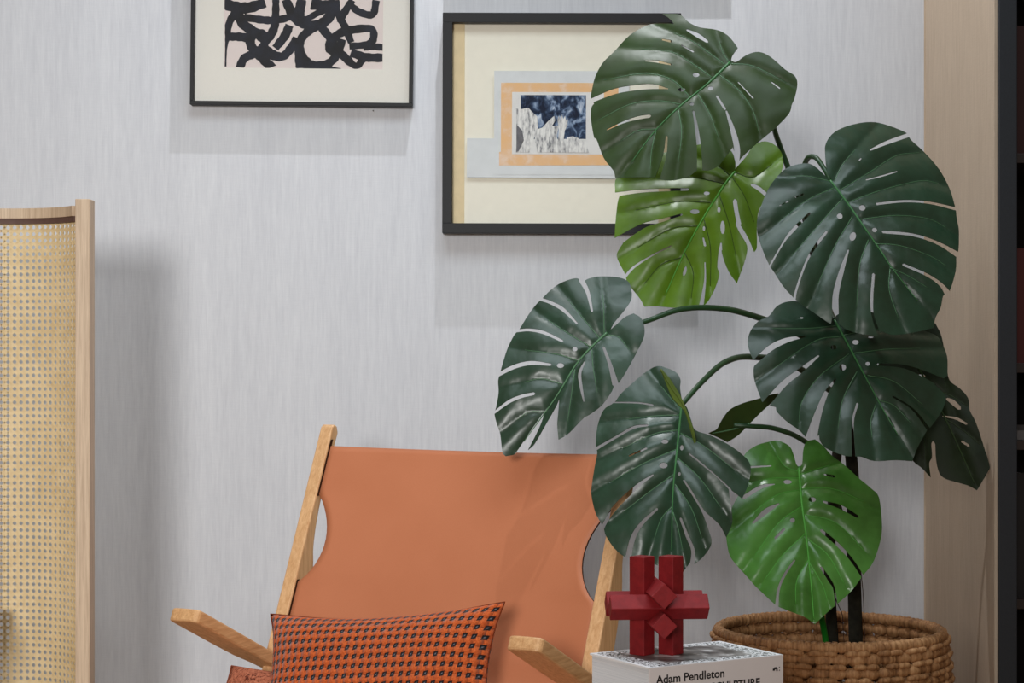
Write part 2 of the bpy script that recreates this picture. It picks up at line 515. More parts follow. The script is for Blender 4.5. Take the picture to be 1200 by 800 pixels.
strokes = [
 [(150, 0, 26), (230, 30, 26), (310, 36, 26), (400, 8, 22)], [(245, 55, 18), (212, 120, 17), (205, 190, 12), (198, 250, 5), (196, 345, 4)],
 [(200, 190, 18), (260, 188, 20), (330, 196, 22)], [(250, 50, 22), (285, 120, 24), (350, 165, 22), (395, 200, 22)],
 [(290, 85, 17), (380, 98, 18), (450, 100, 18), (530, 80, 17), (565, 40, 16)], [(330, 180, 22), (325, 225, 22), (350, 262, 22), (400, 312, 22), (445, 355, 24)],
 [(350, 160, 14), (392, 175, 20), (398, 225, 20), (360, 268, 20), (295, 300, 20), (268, 355, 20)], [(455, -10, 16), (455, 70, 18), (448, 140, 20), (420, 190, 22), (385, 215, 22)],
 [(395, 245, 22), (440, 280, 24), (495, 288, 20), (540, 240, 20), (562, 188, 14)], [(528, 125, 20), (505, 180, 21), (455, 246, 18)],
 [(505, -10, 20), (540, 60, 24), (575, 102, 24), (625, 122, 22), (690, 118, 24), (742, 70, 24), (765, -10, 24)], [(592, -10, 22), (580, 60, 24), (610, 92, 14), (690, 52, 16), (760, 30, 16)],
 [(640, 10, 28), (700, 20, 24), (760, 8, 20)], [(665, 128, 22), (605, 175, 20), (580, 230, 22), (598, 295, 24), (650, 338, 26), (730, 325, 20), (780, 272, 20), (806, 195, 18)],
 [(568, 195, 12), (580, 300, 20), (590, 352, 22)], [(685, 125, 20), (742, 190, 20), (775, 240, 16), (830, 300, 20), (882, 336, 14), (912, 296, 20)],
 [(772, -10, 14), (780, 60, 16), (818, 130, 18), (852, 212, 16)], [(856, -10, 16), (812, 60, 18), (790, 110, 14)],
 [(740, 230, 22), (780, 172, 20), (850, 147, 20), (956, 140, 17), (966, 196, 18), (930, 222, 16), (842, 232, 16)], [(835, 5, 14), (890, 50, 17), (962, 64, 17), (980, -10, 17)],
 [(850, 265, 20), (930, 288, 20), (1022, 290, 20)], [(915, 238, 16), (960, 232, 16), (1022, 236, 16)], [(738, 205, 18), (738, 250, 18), (780, 272, 16)],
 [(600, 350, 12), (700, 345, 12), (800, 352, 4)],
]
more = []
for k in range(26):       # the drawing goes on above the part in view
    x, y = 210 + rng.random() * 760, -60 - rng.random() * 560
    a = rng.random() * 6.28
    pl = []
    for j in range(4):
        pl.append((min(1000, max(205, x)), min(-30, max(-650, y)), 18 + 6 * rng.random()))
        x += 80 * math.cos(a); y += 80 * math.sin(a); a += 0.9 * (1 if k % 2 else -1)
    more.append(pl)
def to_art(zx, zy):
    px, py = 220 + zx / 4.444, zy / 4.444
    return fx(px, Yf) - (fx(224, Yf) + fx(485, Yf)) / 2, fz(py, Yf) - cz1
bm = bmesh.new()
for k, st in enumerate(strokes + more):
    pl = catmull(st, 6)
    q = []
    for i, p in enumerate(pl):
        a, b = pl[max(0, i - 1)], pl[min(len(pl) - 1, i + 1)]
        d = np.array([b[0] - a[0], b[1] - a[1]]); d /= max(1e-6, np.linalg.norm(d))
        wv = p[2] * 1.12 * (1 + 0.07 * math.sin(i * 1.9 + k))
        q.append([(p[0] - d[1] * wv, p[1] + d[0] * wv), (p[0] + d[1] * wv, p[1] - d[0] * wv)])
    yy = -0.01465 - 0.000012 * k
    vs = []
    for a, b in q:
        r = []
        for zx, zy in (a, b):
            x, z = to_art(zx, zy)
            x = min(ax1 - 0.0005, max(ax0 + 0.0005, x)); z = min(az1 - 0.0005, max(az0 + 0.0005, z))
            r.append(bm.verts.new(R1 @ Vector((x, yy, z))))
        vs.append(r)
    for i in range(len(vs) - 1):
        try: bm.faces.new((vs[i][0], vs[i][1], vs[i + 1][1], vs[i + 1][0]))
        except ValueError: pass
obj('ink_brushwork', bm, M['ink'], t1)

# --- shadow box with the collage
Yb = YW - 0.055
t2, R2, w2, h2 = wall_frame('shadow_box_frame', 'deep black shadow box frame holding a small blue collage with orange border', fx(518.5, Yb), fx(798, Yb), fz(273, Yb), fz(15, Yb), 0.055, 0.0232, math.radians(0.15))
cx2, cz2 = (fx(518.5, Yb) + fx(798, Yb)) / 2, (fz(273, Yb) + fz(15, Yb)) / 2
L2 = lambda px, py: (fx(px, Yb) - cx2, fz(py, Yb) - cz2)
def slab(name, px0, py0, px1, py1, ya, yb, mat, skew=0.0):
    a = L2(px0, py1); b = L2(px1, py0)
    return box(name, (a[0], ya, a[1]), (b[0], yb, b[1]), mat, t2, 0, R2 @ Matrix.Translation(((a[0] + b[0]) / 2, 0, (a[1] + b[1]) / 2)) @ Matrix.Rotation(skew, 4, 'Y') @ Matrix.Translation((-(a[0] + b[0]) / 2, 0, -(a[1] + b[1]) / 2)))
slab('backing_board', 520, 17, 797, 272, -0.026, -0.020, M['cream_back'])
slab('spacer_strip', 529.5, 26, 544, 263, -0.029, -0.026, M['tan_strip'])
slab('spacer_strip', 773, 26, 788, 263, -0.029, -0.026, M['tan_strip'])
slab('paper_sheet', 547, 162, 770, 208, -0.037, -0.0362, M['pale_paper'], math.radians(0.4))
slab('paper_sheet', 579, 82, 738, 204, -0.0380, -0.0372, M['pale_paper'])
def mk_orange():
    m = MB('orange_washed_card')
    a = m.noise((1, 1, 1), 30, 4, 0.6)
    m.col(m.ramp(a, [(0.30, srgb(232, 206, 184)), (0.48, srgb(230, 190, 148)), (0.6, srgb(232, 188, 140))]))
    m.set(Roughness=0.9, Specular_IOR_Level=0.1)
    return m.m
M['orange_card'] = mk_orange()
slab('orange_border', 587, 96, 725, 116, -0.0385, -0.0381, M['orange_card'])
slab('orange_border', 587, 96.5, 605, 193, -0.0386, -0.0382, M['orange_card'])
slab('orange_border', 585, 177, 724, 193, -0.0388, -0.0384, M['orange_card'], math.radians(-0.3))
slab('orange_border', 706, 97, 724, 192, -0.0387, -0.0383, M['orange_card'])
slab('photo_margin', 600, 107, 708, 180, -0.0392, -0.0388, mat_plain('white_wash', srgb(224, 224, 222), 0.9, 0.1, 0.03, 40))
def mk_photo():
    m = MB('blue_toned_print')
    a = m.noise((1.0, 1, 0.8), 48, 4, 0.55, dist=0.5)
    m.col(m.ramp(a, [(0.40, srgb(26, 34, 54)), (0.50, srgb(54, 72, 100)), (0.58, srgb(128, 148, 176)), (0.68, srgb(196, 206, 220))]))
    m.set(Roughness=0.7, Specular_IOR_Level=0.2)
    return m.m
M['photo'] = mk_photo()
slab('blue_print', 610, 110.5, 687, 162, -0.0396, -0.0392, M['photo'])
def mk_hands():
    m = MB('pale_grey_hands_print')
    a = m.noise((1.6, 1, 0.4), 110, 4, 0.6)
    m.col(m.ramp(a, [(0.34, srgb(120, 122, 126)), (0.44, srgb(196, 196, 196)), (0.6, srgb(232, 232, 229))]))
    m.set(Roughness=0.8, Specular_IOR_Level=0.1)
    return m.m
M['hands'] = mk_hands()
sc = lambda pts: [(570 + x / 5.33, 70 + y / 5.33) for x, y in pts]
hand_shapes = [
 [(185, 300), (215, 305), (240, 300), (262, 295), (285, 320), (318, 350), (322, 420), (300, 480), (270, 575), (185, 575), (190, 420)],
 [(318, 430), (350, 420), (390, 375), (425, 345), (430, 375), (410, 410), (455, 405), (440, 470), (460, 575), (320, 575), (300, 470)],
 [(445, 370), (452, 345), (462, 368), (472, 336), (482, 366), (492, 345), (498, 375), (510, 365), (508, 405), (490, 440), (485, 490), (510, 575), (440, 575), (455, 440)],
 [(505, 480), (540, 473), (575, 485), (585, 500), (620, 495), (640, 575), (500, 575)],
]
for q, hs in enumerate(hand_shapes):
    extrude_poly('hand_cutout', sc(hs), lambda u, v, k, q=q: R2 @ Vector((L2(u, v)[0], -0.0398 - 0.0002 * q - 0.0006 * k, L2(u, v)[1])), M['hands'], t2)
extrude_poly('dark_print_corner', sc([(188, 400), (225, 440), (235, 500), (200, 570), (188, 570)]), lambda u, v, k: R2 @ Vector((L2(u, v)[0], -0.0412 - 0.0003 * k, L2(u, v)[1])), mat_plain('grey_print', srgb(112, 112, 116), 0.8, 0.1, 0.2, 80), t2)
box('glass_pane', (-w2 + .022, -0.0500, -h2 + .022), (w2 - .022, -0.0485, h2 - .022), M['glass'], t2, 0, R2)

# --- the frame hung above (its shadow falls into view)
Yu = YW - 0.035
t3, R3, w3, h3 = wall_frame('picture_frame', 'black framed blank cream print hung above the shadow box', fx(524, Yu), fx(842, Yu), fz(-26, Yu), fz(-300, Yu), 0.035, 0.012, 0)
box('mount', (-w3 + .011, -0.015, -h3 + .011), (w3 - .011, -0.008, h3 - .011), M['mat_board'], t3, 0, R3)
box('print', (-w3 + .09, -0.0165, -h3 + .08), (w3 - .09, -0.0152, h3 - .08), M['paper_pink'], t3, 0, R3)
box('glass_pane', (-w3 + .0115, -0.0300, -h3 + .0115), (w3 - .0115, -0.0285, h3 - .0115), M['glass'], t3, 0, R3)
# wall pin under the ink drawing
bm = bmesh.new(); p = at(437.5, 129.5, YW)
bm_tube(bm, [p + Vector((0, 0.001, 0)), p + Vector((0, -0.004, -0.0005)), p + Vector((0, -0.006, -0.001))], [0.0010, 0.0010, 0.0016], 8)
tag(obj('wall_pin', bm, M['metal_pin']), 'tiny dark pin in the wall below the ink drawing', 'pin')

# ------------------------------------------------------------------ cane chair
Yc = 4.0
cc = thing('cane_chair', (-1.26, 4.0, 0), 'pale oak chair with a tall curved cane webbing back', 'chair')
xr0, xr1 = fx(88, Yc), fx(105, Yc)            # right post
zt = fz(233, Yc)
def post(x0, x1):
    bm = bmesh.new()
    bm_box(bm, (x0, Yc, 0), (x1, Yc + 0.05, zt), None, 0.0015)
    return obj('post', bm, M['ash'], cc)
post(xr0, xr1)
XC = -1.26                                   # middle of the back
half = xr0 - XC
post(2 * XC - xr1, 2 * XC - xr0)
# curved back: plan curve from the right post to the left one
def plan(tt):
    """tt in [-1, 1] -> (x, y) of the curved back (rounded shell)"""
    s = 1 if tt >= 0 else -1
    a = abs(tt)
    xf = half - 0.155
    L_flat, L_arc = xf, 0.188
    d = a * (L_flat + L_arc)
    if d <= L_flat:
        return XC + s * d, Yc + 0.03 + 0.09
    th = (d - L_flat) / L_arc * math.pi / 3
    k = math.sin(math.pi / 3)
    kc = 1 - math.cos(math.pi / 3)
    return XC + s * (xf + 0.155 * math.sin(th) / k), Yc + 0.03 + 0.09 - 0.09 * (1 - math.cos(th)) / kc
NS = 96
PL = [plan(-1 + 2 * i / NS) for i in range(NS + 1)]
LEN = [0.0]
for i in range(NS):
    LEN.append(LEN[-1] + math.hypot(PL[i + 1][0] - PL[i][0], PL[i + 1][1] - PL[i][1]))
TOT = LEN[-1]
LENa = np.array(LEN); PLx = np.array([p[0] for p in PL]); PLy = np.array([p[1] for p in PL])
def on_back(s, z, off=0.0):
    x = np.interp(s, LENa, PLx); y = np.interp(s, LENa, PLy)
    e = 0.004
    tx = np.interp(min(TOT, s + e), LENa, PLx) - np.interp(max(0, s - e), LENa, PLx)
    ty = np.interp(min(TOT, s + e), LENa, PLy) - np.interp(max(0, s - e), LENa, PLy)
    l = math.hypot(tx, ty)
    return Vector((x + off * ty / l, y - off * tx / l, z))
def band(name, z0, z1, o0, o1, mat):
    bm = bmesh.new()
    rings = []
    for i in range(NS + 1):
        s = LEN[i]
        rings.append([bm.verts.new(on_back(s, z, o)) for z, o in ((z0, o0), (z0, o1), (z1, o1), (z1, o0))])
    for i in range(NS):
        for k in range(4):
            bm.faces.new((rings[i][k], rings[i][(k + 1) % 4], rings[i + 1][(k + 1) % 4], rings[i + 1][k]))
    bm.faces.new(rings[0]); bm.faces.new(rings[-1][::-1])
    bmesh.ops.recalc_face_normals(bm, faces=bm.faces)
    return obj(name, bm, mat, cc, False)
zr1 = fz(240, Yc) ; zr0 = fz(252, Yc); zr2 = fz(258.5, Yc)
band('top_rail', zr0, zr1, -0.014, 0.014, M['ash'])
band('rail_trim', zr2, zr0, -0.008, 0.010, M['trim'])
band('bottom_rail', 0.12, 0.15, -0.014, 0.014, M['ash'])
# cane webbing: real strands, six-way weave
PITCH = 0.0139
zc0, zc1 = 0.15, zr2
bm = bmesh.new()
def ribbon(path, wd, off):
    """path: list of (s, z); flat strip of half width wd"""
    vs = []
    for i, (s, z) in enumerate(path):
        a, b = path[max(0, i - 1)], path[min(len(path) - 1, i + 1)]
        dx, dz = b[0] - a[0], b[1] - a[1]
        l = math.hypot(dx, dz) or 1
        nx, nz = -dz / l * wd, dx / l * wd
        vs.append((bm.verts.new(on_back(min(TOT, max(0, s + nx)), z + nz, off)), bm.verts.new(on_back(min(TOT, max(0, s - nx)), z - nz, off))))
    for i in range(len(vs) - 1):
        bm.faces.new((vs[i][0], vs[i][1], vs[i + 1][1], vs[i + 1][0]))
ncol = int(TOT / PITCH); nrow = int((zc1 - zc0) / PITCH)
for c in range(ncol + 1):
    for o in (-0.00135, 0.00135):
        s = c * PITCH + o
        if 0 < s < TOT: ribbon([(s, zc0), (s, zc1)], 0.00125, 0.0)
for r in range(nrow + 1):
    z = zc1 - r * PITCH
    for o in (-0.00135, 0.00135):
        ribbon([(TOT * i / 60, z + o) for i in range(61)], 0.00125, 0.0010)
for sgn in (1, -1):
    for k in range(-nrow - 1, ncol + nrow + 2):
        # diagonals crossing the knots
        path = []
        n = nrow * 2
        for j in range(n + 1):
            z = zc1 - j * PITCH / 2
            s = (k + 0.5) * PITCH + sgn * j * PITCH / 2
            if 0 <= s <= TOT and z >= zc0: path.append((s, z))
        if len(path) > 1: ribbon(path, 0.0013, 0.0018)
cw = obj('cane_webbing', bm, M['cane'], cc)
cw['kind'] = 'stuff'
md = cw.modifiers.new('thickness', 'SOLIDIFY'); md.thickness = 0.0009; md.offset = 0
# seat, arms, legs
bm = bmesh.new(); bm_box(bm, (XC - half, 3.50, 0.12), (XC + half, 4.04, 0.16), None, 0.008)
obj('seat_frame', bm, M['ash'], cc)
bm = bmesh.new(); bm_box(bm, (XC - half + 0.02, 3.51, 0.16), (XC + half - 0.02, 4.03, 0.22), None, 0.02)
obj('seat_cushion', bm, mat_plain('oatmeal_seat_fabric', srgb(198, 186, 170), 0.9, 0.1, 0.06, 150), cc, True)
for s in (1, -1):
    xe = XC + s * (-1.032 - XC)                      # outer edge of the arm
    poly = [(xe, 3.60), (xe, 4.00), (xe - s * 0.006, 4.022), (xe - s * 0.022, 4.035), (xe - s * 0.04, 4.022), (xe - s * 0.055, 3.99), (xe - s * 0.062, 3.60), (xe - s * 0.05, 3.565), (xe - s * 0.03, 3.555), (xe - s * 0.01, 3.57)]
    extrude_poly('arm', poly, lambda u, v, k: Vector((u, v, 0.365 + 0.028 * k)), M['ash'], cc, 0.004)
    for yy in (3.60, 3.90):
        bm = bmesh.new(); bm_box(bm, (xe - s * 0.044 - 0.012, yy, 0 if yy < 3.7 else 0.16), (xe - s * 0.044 + 0.012, yy + 0.035, 0.365), None, 0.003)
        obj('arm_support', bm, M['ash'], cc)

# ------------------------------------------------------------------ leather sling chair
A = math.radians(29)
R_ = Vector((math.cos(A), -math.sin(A), 0)); B_ = Vector((math.sin(A), math.cos(A), 0)); P0 = Vector((-0.662, 3.86, 0))
def LC(s, d, z): return P0 + R_ * s + B_ * d + Vector((0, 0, z))
sl = thing('sling_chair', LC(0.41, 0.3, 0), 'low oak lounge chair with tan leather sling and paddle arms', 'chair')
dpost = lambda z: 0.269 + 0.437 * (z - 0.309)
SC = 0.409
PT = 0.030
pl_in = 0.065                       # inner face of the left post
zs = [(0.0, 0.045), (0.2, 0.060), (0.33, 0.072), (0.44, 0.062), (0.50, 0.040), (0.555, 0.029), (0.62, 0.024), (0.68, 0.026), (0.735, 0.028)]
zz = catmull(zs, 5)
front = [(dpost(z), z) for z, w in zz]
back = [(dpost(z) + w, z) for z, w in zz]
ztop = 0.735; d0 = dpost(ztop); wt = 0.028
cap = [(d0 + 0.006, 0.748), (d0 + 0.014, 0.7535), (d0 + 0.024, 0.750)]
post_poly = front + cap + back[::-1]
for s0 in (pl_in - PT, 2 * SC - pl_in):
    extrude_poly('back_post', post_poly, lambda u, v, k, s0=s0: LC(s0 + PT * k, u, v), M['oak'], sl, 0.003)
M['slot_shade'] = mat_plain('slot_shadow_brown', srgb(58, 34, 20), 0.9, 0.1)  # dark strips stand in for the shadow gap where the sling meets the posts
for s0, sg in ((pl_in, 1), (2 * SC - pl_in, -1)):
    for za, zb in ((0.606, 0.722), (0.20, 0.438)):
        extrude_poly('slot_shadow_strip', [(dpost(za) + 0.005, za), (dpost(zb) + 0.005, zb), (dpost(zb) + 0.013, zb), (dpost(za) + 0.013, za)], lambda u, v, k, s0=s0, sg=sg: LC(s0 + sg * (-0.001 + 0.0018 * k), u, v), M['slot_shade'], sl)
# arms: flat paddles sloping down to the rear
def arm(s0, s1, name='arm'):
    mid = (s0 + s1) / 2; hw = (s1 - s0) / 2
    ang = math.radians(25.3)
    out = []
    Lr = 0.325
    # plan outline in (s, l): l along the board from the tip
    tip = []
    for k in range(0, 13):
        th = math.pi * k / 12
        c, sn = math.cos(th), math.sin(th)
        e = 0.5
        x = math.copysign(abs(c) ** e, c) * hw
        tip.append((mid - x, 0.020 * (1 - abs(sn) ** e)))
    outline = tip + [(s1 - 0.0, 0.12), (s1 - 0.001, 0.22), (s1 - 0.002, Lr)] + [(s0 + 0.020, Lr), (s0 + 0.014, 0.270), (s0 + 0.003, 0.225), (s0, 0.15)]
    top_tip = 0.416
    def to3(u, v, k):
        d = v * math.cos(ang) + 0.012 * 0
        z = top_tip - v * math.sin(ang)
        n = Vector((0, 0, 0))
        dn, zn = -math.sin(ang), -math.cos(ang)     # board normal downwards (towards the front)
        return LC(u, d + 0.0115 * 0 + (0.026 * (1 - k)) * dn, z + (0.026 * (1 - k)) * zn)
    return extrude_poly(name, outline, to3, M['oak_flat'], sl, 0.004)
arm(0.0, 0.070); arm(0.748, 0.818)
# sling
prof = [(dpost(0.708) + 0.012, 0.708)] + [(dpost(z) + 0.012, z) for z in np.arange(0.695, 0.27, -0.0125)]
tail = catmull([(dpost(0.27) + 0.012, 0.27), (0.225, 0.205), (0.16, 0.165), (0.06, 0.175), (-0.04, 0.205), (-0.12, 0.232)], 8)
prof += [tuple(p) for p in tail]
bm = bmesh.new()
NSX = 40
rows = []
for d, z in prof:
    inset = 0.0
    if 0.43 < z < 0.612 and d > 0.25:
        f = (z - 0.43) / (0.612 - 0.43)
        inset = 0.050 * (math.sin(math.pi * f ** 0.9)) ** 0.75
    a = pl_in - 0.006 + inset; b = 2 * SC - pl_in + 0.006 - inset
    row = []
    for i in range(NSX + 1):
        u = i / NSX
        s = a + (b - a) * u
        sag = 0.022 * (1 - (2 * u - 1) ** 2)
        if z > 0.3: dd, dz = sag, 0.0
        else: dd, dz = sag * max(0, (z - 0.17) / 0.13), -sag * 0.5
        row.append(bm.verts.new(LC(s, d + dd, z + dz - (0.004 * (1 - (2 * u - 1) ** 2) if z > 0.70 else 0))))
    rows.append(row)
for i in range(len(rows) - 1):
    for k in range(NSX):
        bm.faces.new((rows[i][k], rows[i + 1][k], rows[i + 1][k + 1], rows[i][k + 1]))
M['leather_edge'] = mat_plain('dark_leather_edge', srgb(70, 40, 28), 0.6, 0.3)
so = obj('leather_sling', bm, M['leather'], sl, True)
so.data.materials.append(M['leather_edge'])
md = so.modifiers.new('thickness', 'SOLIDIFY'); md.thickness = 0.004; md.offset = 0; md.material_offset_rim = 1
# frame rails and legs
for s0 in (pl_in - PT, 2 * SC - pl_in):
    extrude_poly('seat_rail', [(-0.13, 0.19), (-0.13, 0.222), (0.20, 0.165), (0.26, 0.16), (0.26, 0.115), (0.18, 0.115)], lambda u, v, k, s0=s0: LC(s0 + PT * k, u, v), M['oak'], sl, 0.003)
    extrude_poly('rear_leg', [(0.225, 0.20), (0.26, 0.235), (0.66, 0.0), (0.59, 0.0)], lambda u, v, k, s0=s0: LC(s0 + PT * k, u, v), M['oak'], sl, 0.003)
bm = bmesh.new(); bm_tube(bm, [LC(pl_in - PT, -0.12, 0.205), LC(2 * SC - pl_in + PT, -0.12, 0.205)], 0.014, 14)
obj('front_rail', bm, M['oak'], sl, True)
bm = bmesh.new(); bm_tube(bm, [LC(pl_in - PT, 0.5, 0.075), LC(2 * SC - pl_in + PT, 0.5, 0.075)], 0.013, 14)
obj('stretcher', bm, M['oak'], sl, True)

# ------------------------------------------------------------------ cushions
def pillow(name, W, H, T, mat, centre, xdir, zdir, pinch, uvn, label, cat, seed=0, corner=0.0):
    xd = Vector(xdir).normalized(); zd = Vector(zdir); zd = (zd - xd * zd.dot(xd)).normalized(); yd = zd.cross(xd)  # yd towards the rear
    t = thing(name, centre, label, cat)
    bm = bmesh.new(); uvl = bm.loops.layers.uv.new('UVMap')
    n = 56
    def P(u, v, side):
        x = u * W / 2 * (1 - pinch * (1 - v * v) ** 1.0 * abs(u) ** 2)
        z = v * H / 2 * (1 - pinch * 1.6 * (1 - u * u) ** 1.2 * abs(v) ** 2)
        th = ((1 - u ** 4) * (1 - v ** 4)) ** 0.62
        th *= 1 + 0.05 * math.sin(3 * u + seed) * math.cos(2.3 * v + seed)
        y = side * T / 2 * th
        return Vector(centre) + xd * x + zd * (z) + yd * (y)
    grids = {}
    for side in (-1, 1):
        g = [[None] * (n + 1) for _ in range(n + 1)]
        for i in range(n + 1):
            for j in range(n + 1):
                if side == 1 and (i in (0, n) or j in (0, n)):
                    g[i][j] = grids[-1][i][j]
                else:
                    g[i][j] = bm.verts.new(P(-1 + 2 * i / n, -1 + 2 * j / n, side))
        grids[side] = g
        for i in range(n):
            for j in range(n):
                q = [(i, j), (i + 1, j), (i + 1, j + 1), (i, j + 1)]
                if side == 1: q = q[::-1]
                f = bm.faces.new([g[a][b] for a, b in q])
                for lp, (a, b) in zip(f.loops, q):
                    lp[uvl].uv = (a / n * uvn, b / n * uvn * H / W)
    obj('cover', bm, mat, t, True)
    # seam cord round the edge
    bm = bmesh.new()
    ring = []
    for i in range(n): ring.append(P(-1 + 2 * i / n, -1, 1))
    for i in range(n): ring.append(P(1, -1 + 2 * i / n, 1))
    for i in range(n): ring.append(P(1 - 2 * i / n, 1, 1))
    for i in range(n + 1): ring.append(P(-1, 1 - 2 * i / n, 1))
    bm_tube(bm, ring, 0.0013, 6, False)
    obj('seam_piping', bm, bpy.data.materials[mat.name + '_seam'], t, True)
    return t
mat_plain('orange_houndstooth_weave_seam', srgb(120, 52, 24), 0.9, 0.1, 0.3, 200)
mat_plain('terracotta_knotted_fabric_seam', srgb(150, 84, 62), 0.9, 0.1, 0.2, 200)
lean = Vector((0, 0, 1)) * 0.93 + B_ * 0.36
# orange lumbar cushion, its right end a little higher
a_ = LC(0.118, 0.165, 0.39); b_ = LC(0.645, 0.175, 0.446)
xd = (b_ - a_)
zd = lean
topmid = (a_ + b_) / 2
zdn = (zd - xd.normalized() * zd.dot(xd.normalized())).normalized()
pillow('lumbar_cushion', xd.length, 0.262, 0.115, M['hound'], topmid - zdn * 0.131, xd, zd, 0.10, 29, 'orange and black houndstooth cushion leaning on the leather sling', 'cushion')
a2 = LC(0.048, 0.13, 0.287); b2 = LC(0.52, 0.165, 0.262)
xd2 = b2 - a2
zl2 = Vector((0, 0, 1)) * 0.75 + B_ * 0.66
zdn2 = (zl2 - xd2.normalized() * zl2.dot(xd2.normalized())).normalized()
pillow('terracotta_cushion', xd2.length, 0.125, 0.06, M['terracotta'], (a2 + b2) / 2 - zdn2 * 0.0625, xd2, zl2, 0.04, 20, 'terracotta textured cushion tucked behind the orange houndstooth cushion', 'cushion', 2)

# ------------------------------------------------------------------ stool, book, sculpture
BK = [Vector((0.135, 3.327, 0)), Vector((0.2133, 3.170, 0)), Vector((0.445, 3.306, 0))]
bc_ = (BK[0] + BK[2]) / 2
exl = (BK[2] - BK[1]); ebw = (BK[0] - BK[1])
LB, WB = exl.length, ebw.length
yawb = math.atan2(exl.y, exl.x)
ZB1, TBK = 0.41, 0.066
ZB0 = ZB1 - TBK
MBk = Matrix.Translation((bc_.x, bc_.y, ZB0)) @ Matrix.Rotation(yawb, 4, 'Z')
st = thing('stool', (bc_.x, bc_.y, 0), 'small round dark stool under the thick art book', 'stool')
bm = bmesh.new(); bm_tube(bm, [(bc_.x, bc_.y, ZB0 - 0.022), (bc_.x, bc_.y, ZB0 - 0.02), (bc_.x, bc_.y, ZB0 - 0.002), (bc_.x, bc_.y, ZB0)], [0.115, 0.118, 0.118, 0.115], 40)
obj('seat', bm, M['dark_wood'], st)
for k in range(3):
    a = yawb + 0.5 + k * 2 * math.pi / 3
    bm = bmesh.new()
    bm_tube(bm, [(bc_.x + 0.07 * math.cos(a), bc_.y + 0.07 * math.sin(a), ZB0 - 0.02), (bc_.x + 0.11 * math.cos(a), bc_.y + 0.11 * math.sin(a), 0)], [0.013, 0.010], 12)
    obj('leg', bm, M['dark_wood'], st, True)

bo = thing('art_book', (bc_.x, bc_.y, ZB0), 'thick white art book under the red wooden sculpture', 'book')
hl, hw = LB / 2, WB / 2
bm = bmesh.new(); bm_box(bm, (-hl + 0.003, -hw + 0.002, 0.003), (hl - 0.003, hw - 0.003, TBK - 0.003), MBk); obj('page_block', bm, M['page'], bo)
def cover_slab(z0, z1, nm):
    bm = bmesh.new(); uvl = bm.loops.layers.uv.new('UVMap')
    bm_box(bm, (-hl, -hw, z0), (hl, hw, z1))
    for f in bm.faces:
        for lp in f.loops:
            lp[uvl].uv = ((lp.vert.co.x + hl) / LB, (lp.vert.co.y + hw) / WB)
    for v in bm.verts: v.co = MBk @ v.co
    return obj(nm, bm, M['cover'], bo)
cover_slab(TBK - 0.003, TBK, 'front_cover'); cover_slab(0, 0.003, 'back_cover')
bm = bmesh.new(); bm_box(bm, (-hl, -hw - 0.001, 0.0), (hl, -hw + 0.0022, TBK), MBk, 0.0006); sp = obj('spine', bm, M['spine'], bo)
def text_mesh(body, size, loc_x, loc_z, name, parent, sx=1.0):
    cu = bpy.data.curves.new('lettering', 'FONT'); cu.body = body; cu.size = size; cu.extrude = 0.0002; cu.offset = 0.00035
    to = bpy.data.objects.new('lettering_tmp', cu); COL.objects.link(to)
    bpy.context.view_layer.update()
    me = bpy.data.meshes.new_from_object(to.evaluated_get(bpy.context.evaluated_depsgraph_get()))
    bpy.data.objects.remove(to)
    xs = [v.co.x for v in me.vertices]; w = max(xs) - min(xs)
    T = MBk @ Matrix.Translation((loc_x, -hw - 0.00115, loc_z)) @ Matrix.Rotation(math.pi / 2, 4, 'X') @ Matrix.Diagonal((sx / w, 1, 1, 1))
    me.transform(T)
    me.materials.clear()
    return link(name, me, M['print_black'], parent)
text_mesh('Adam Pendleton', 0.0190, -hl + 0.013, TBK - 0.0265, 'author_lettering', sp, 0.135)
text_mesh('DADA FLAG SCULPTURE', 0.0190, -hl + 0.013, TBK - 0.0475, 'title_lettering', sp, 0.206)
bm = bmesh.new()
for (x0, z0, x1, z1) in ((0.0, 0.002, 0.004, 0.0055), (0.003, 0.004, 0.009, 0.0075), (0.007, 0.001, 0.010, 0.005), (0.013, 0.006, 0.0145, 0.0075), (0.013, 0.001, 0.0145, 0.0025)):
    bm_box(bm, (hl - 0.022 + x0, -hw - 0.0014, TBK - 0.027 + z0), (hl - 0.022 + x1, -hw - 0.0009, TBK - 0.027 + z1), MBk)
obj('publisher_emblem', bm, M['print_black'], sp)

# red burr puzzle sculpture
sx, sy = 0.2405, 3.315
ss, so_, sl_ = 0.0302, 0.0243, 0.163
sculp = thing('burr_sculpture', (sx, sy, ZB1), 'red wooden interlocking burr sculpture standing on the art book', 'sculpture')
MS = Matrix.Translation((sx, sy, ZB1 + sl_ / 2)) @ Matrix.Rotation(math.radians(5), 4, 'Z')
for axis, offax, name in (('Z', 'X', 'upright_bar'), ('X', 'Y', 'cross_bar'), ('Y', 'Z', 'depth_bar')):
    for sgn in (-1, 1):
        bm = bmesh.new()
        half_l = sl_ / 2 if axis == 'Z' else sl_ / 2 * 1.0
        lo = [-ss / 2] * 3; hi = [ss / 2] * 3
        i = 'XYZ'.index(axis); lo[i], hi[i] = -half_l, half_l
        off = [0, 0, 0]; off['XYZ'.index(offax)] = sgn * so_
        T = MS @ Matrix.Translation(off) @ Matrix.Rotation(math.radians(45), 4, axis)
        bm_box(bm, lo, hi, T, 0.0012)
        obj(name, bm, M['red'], sculp)

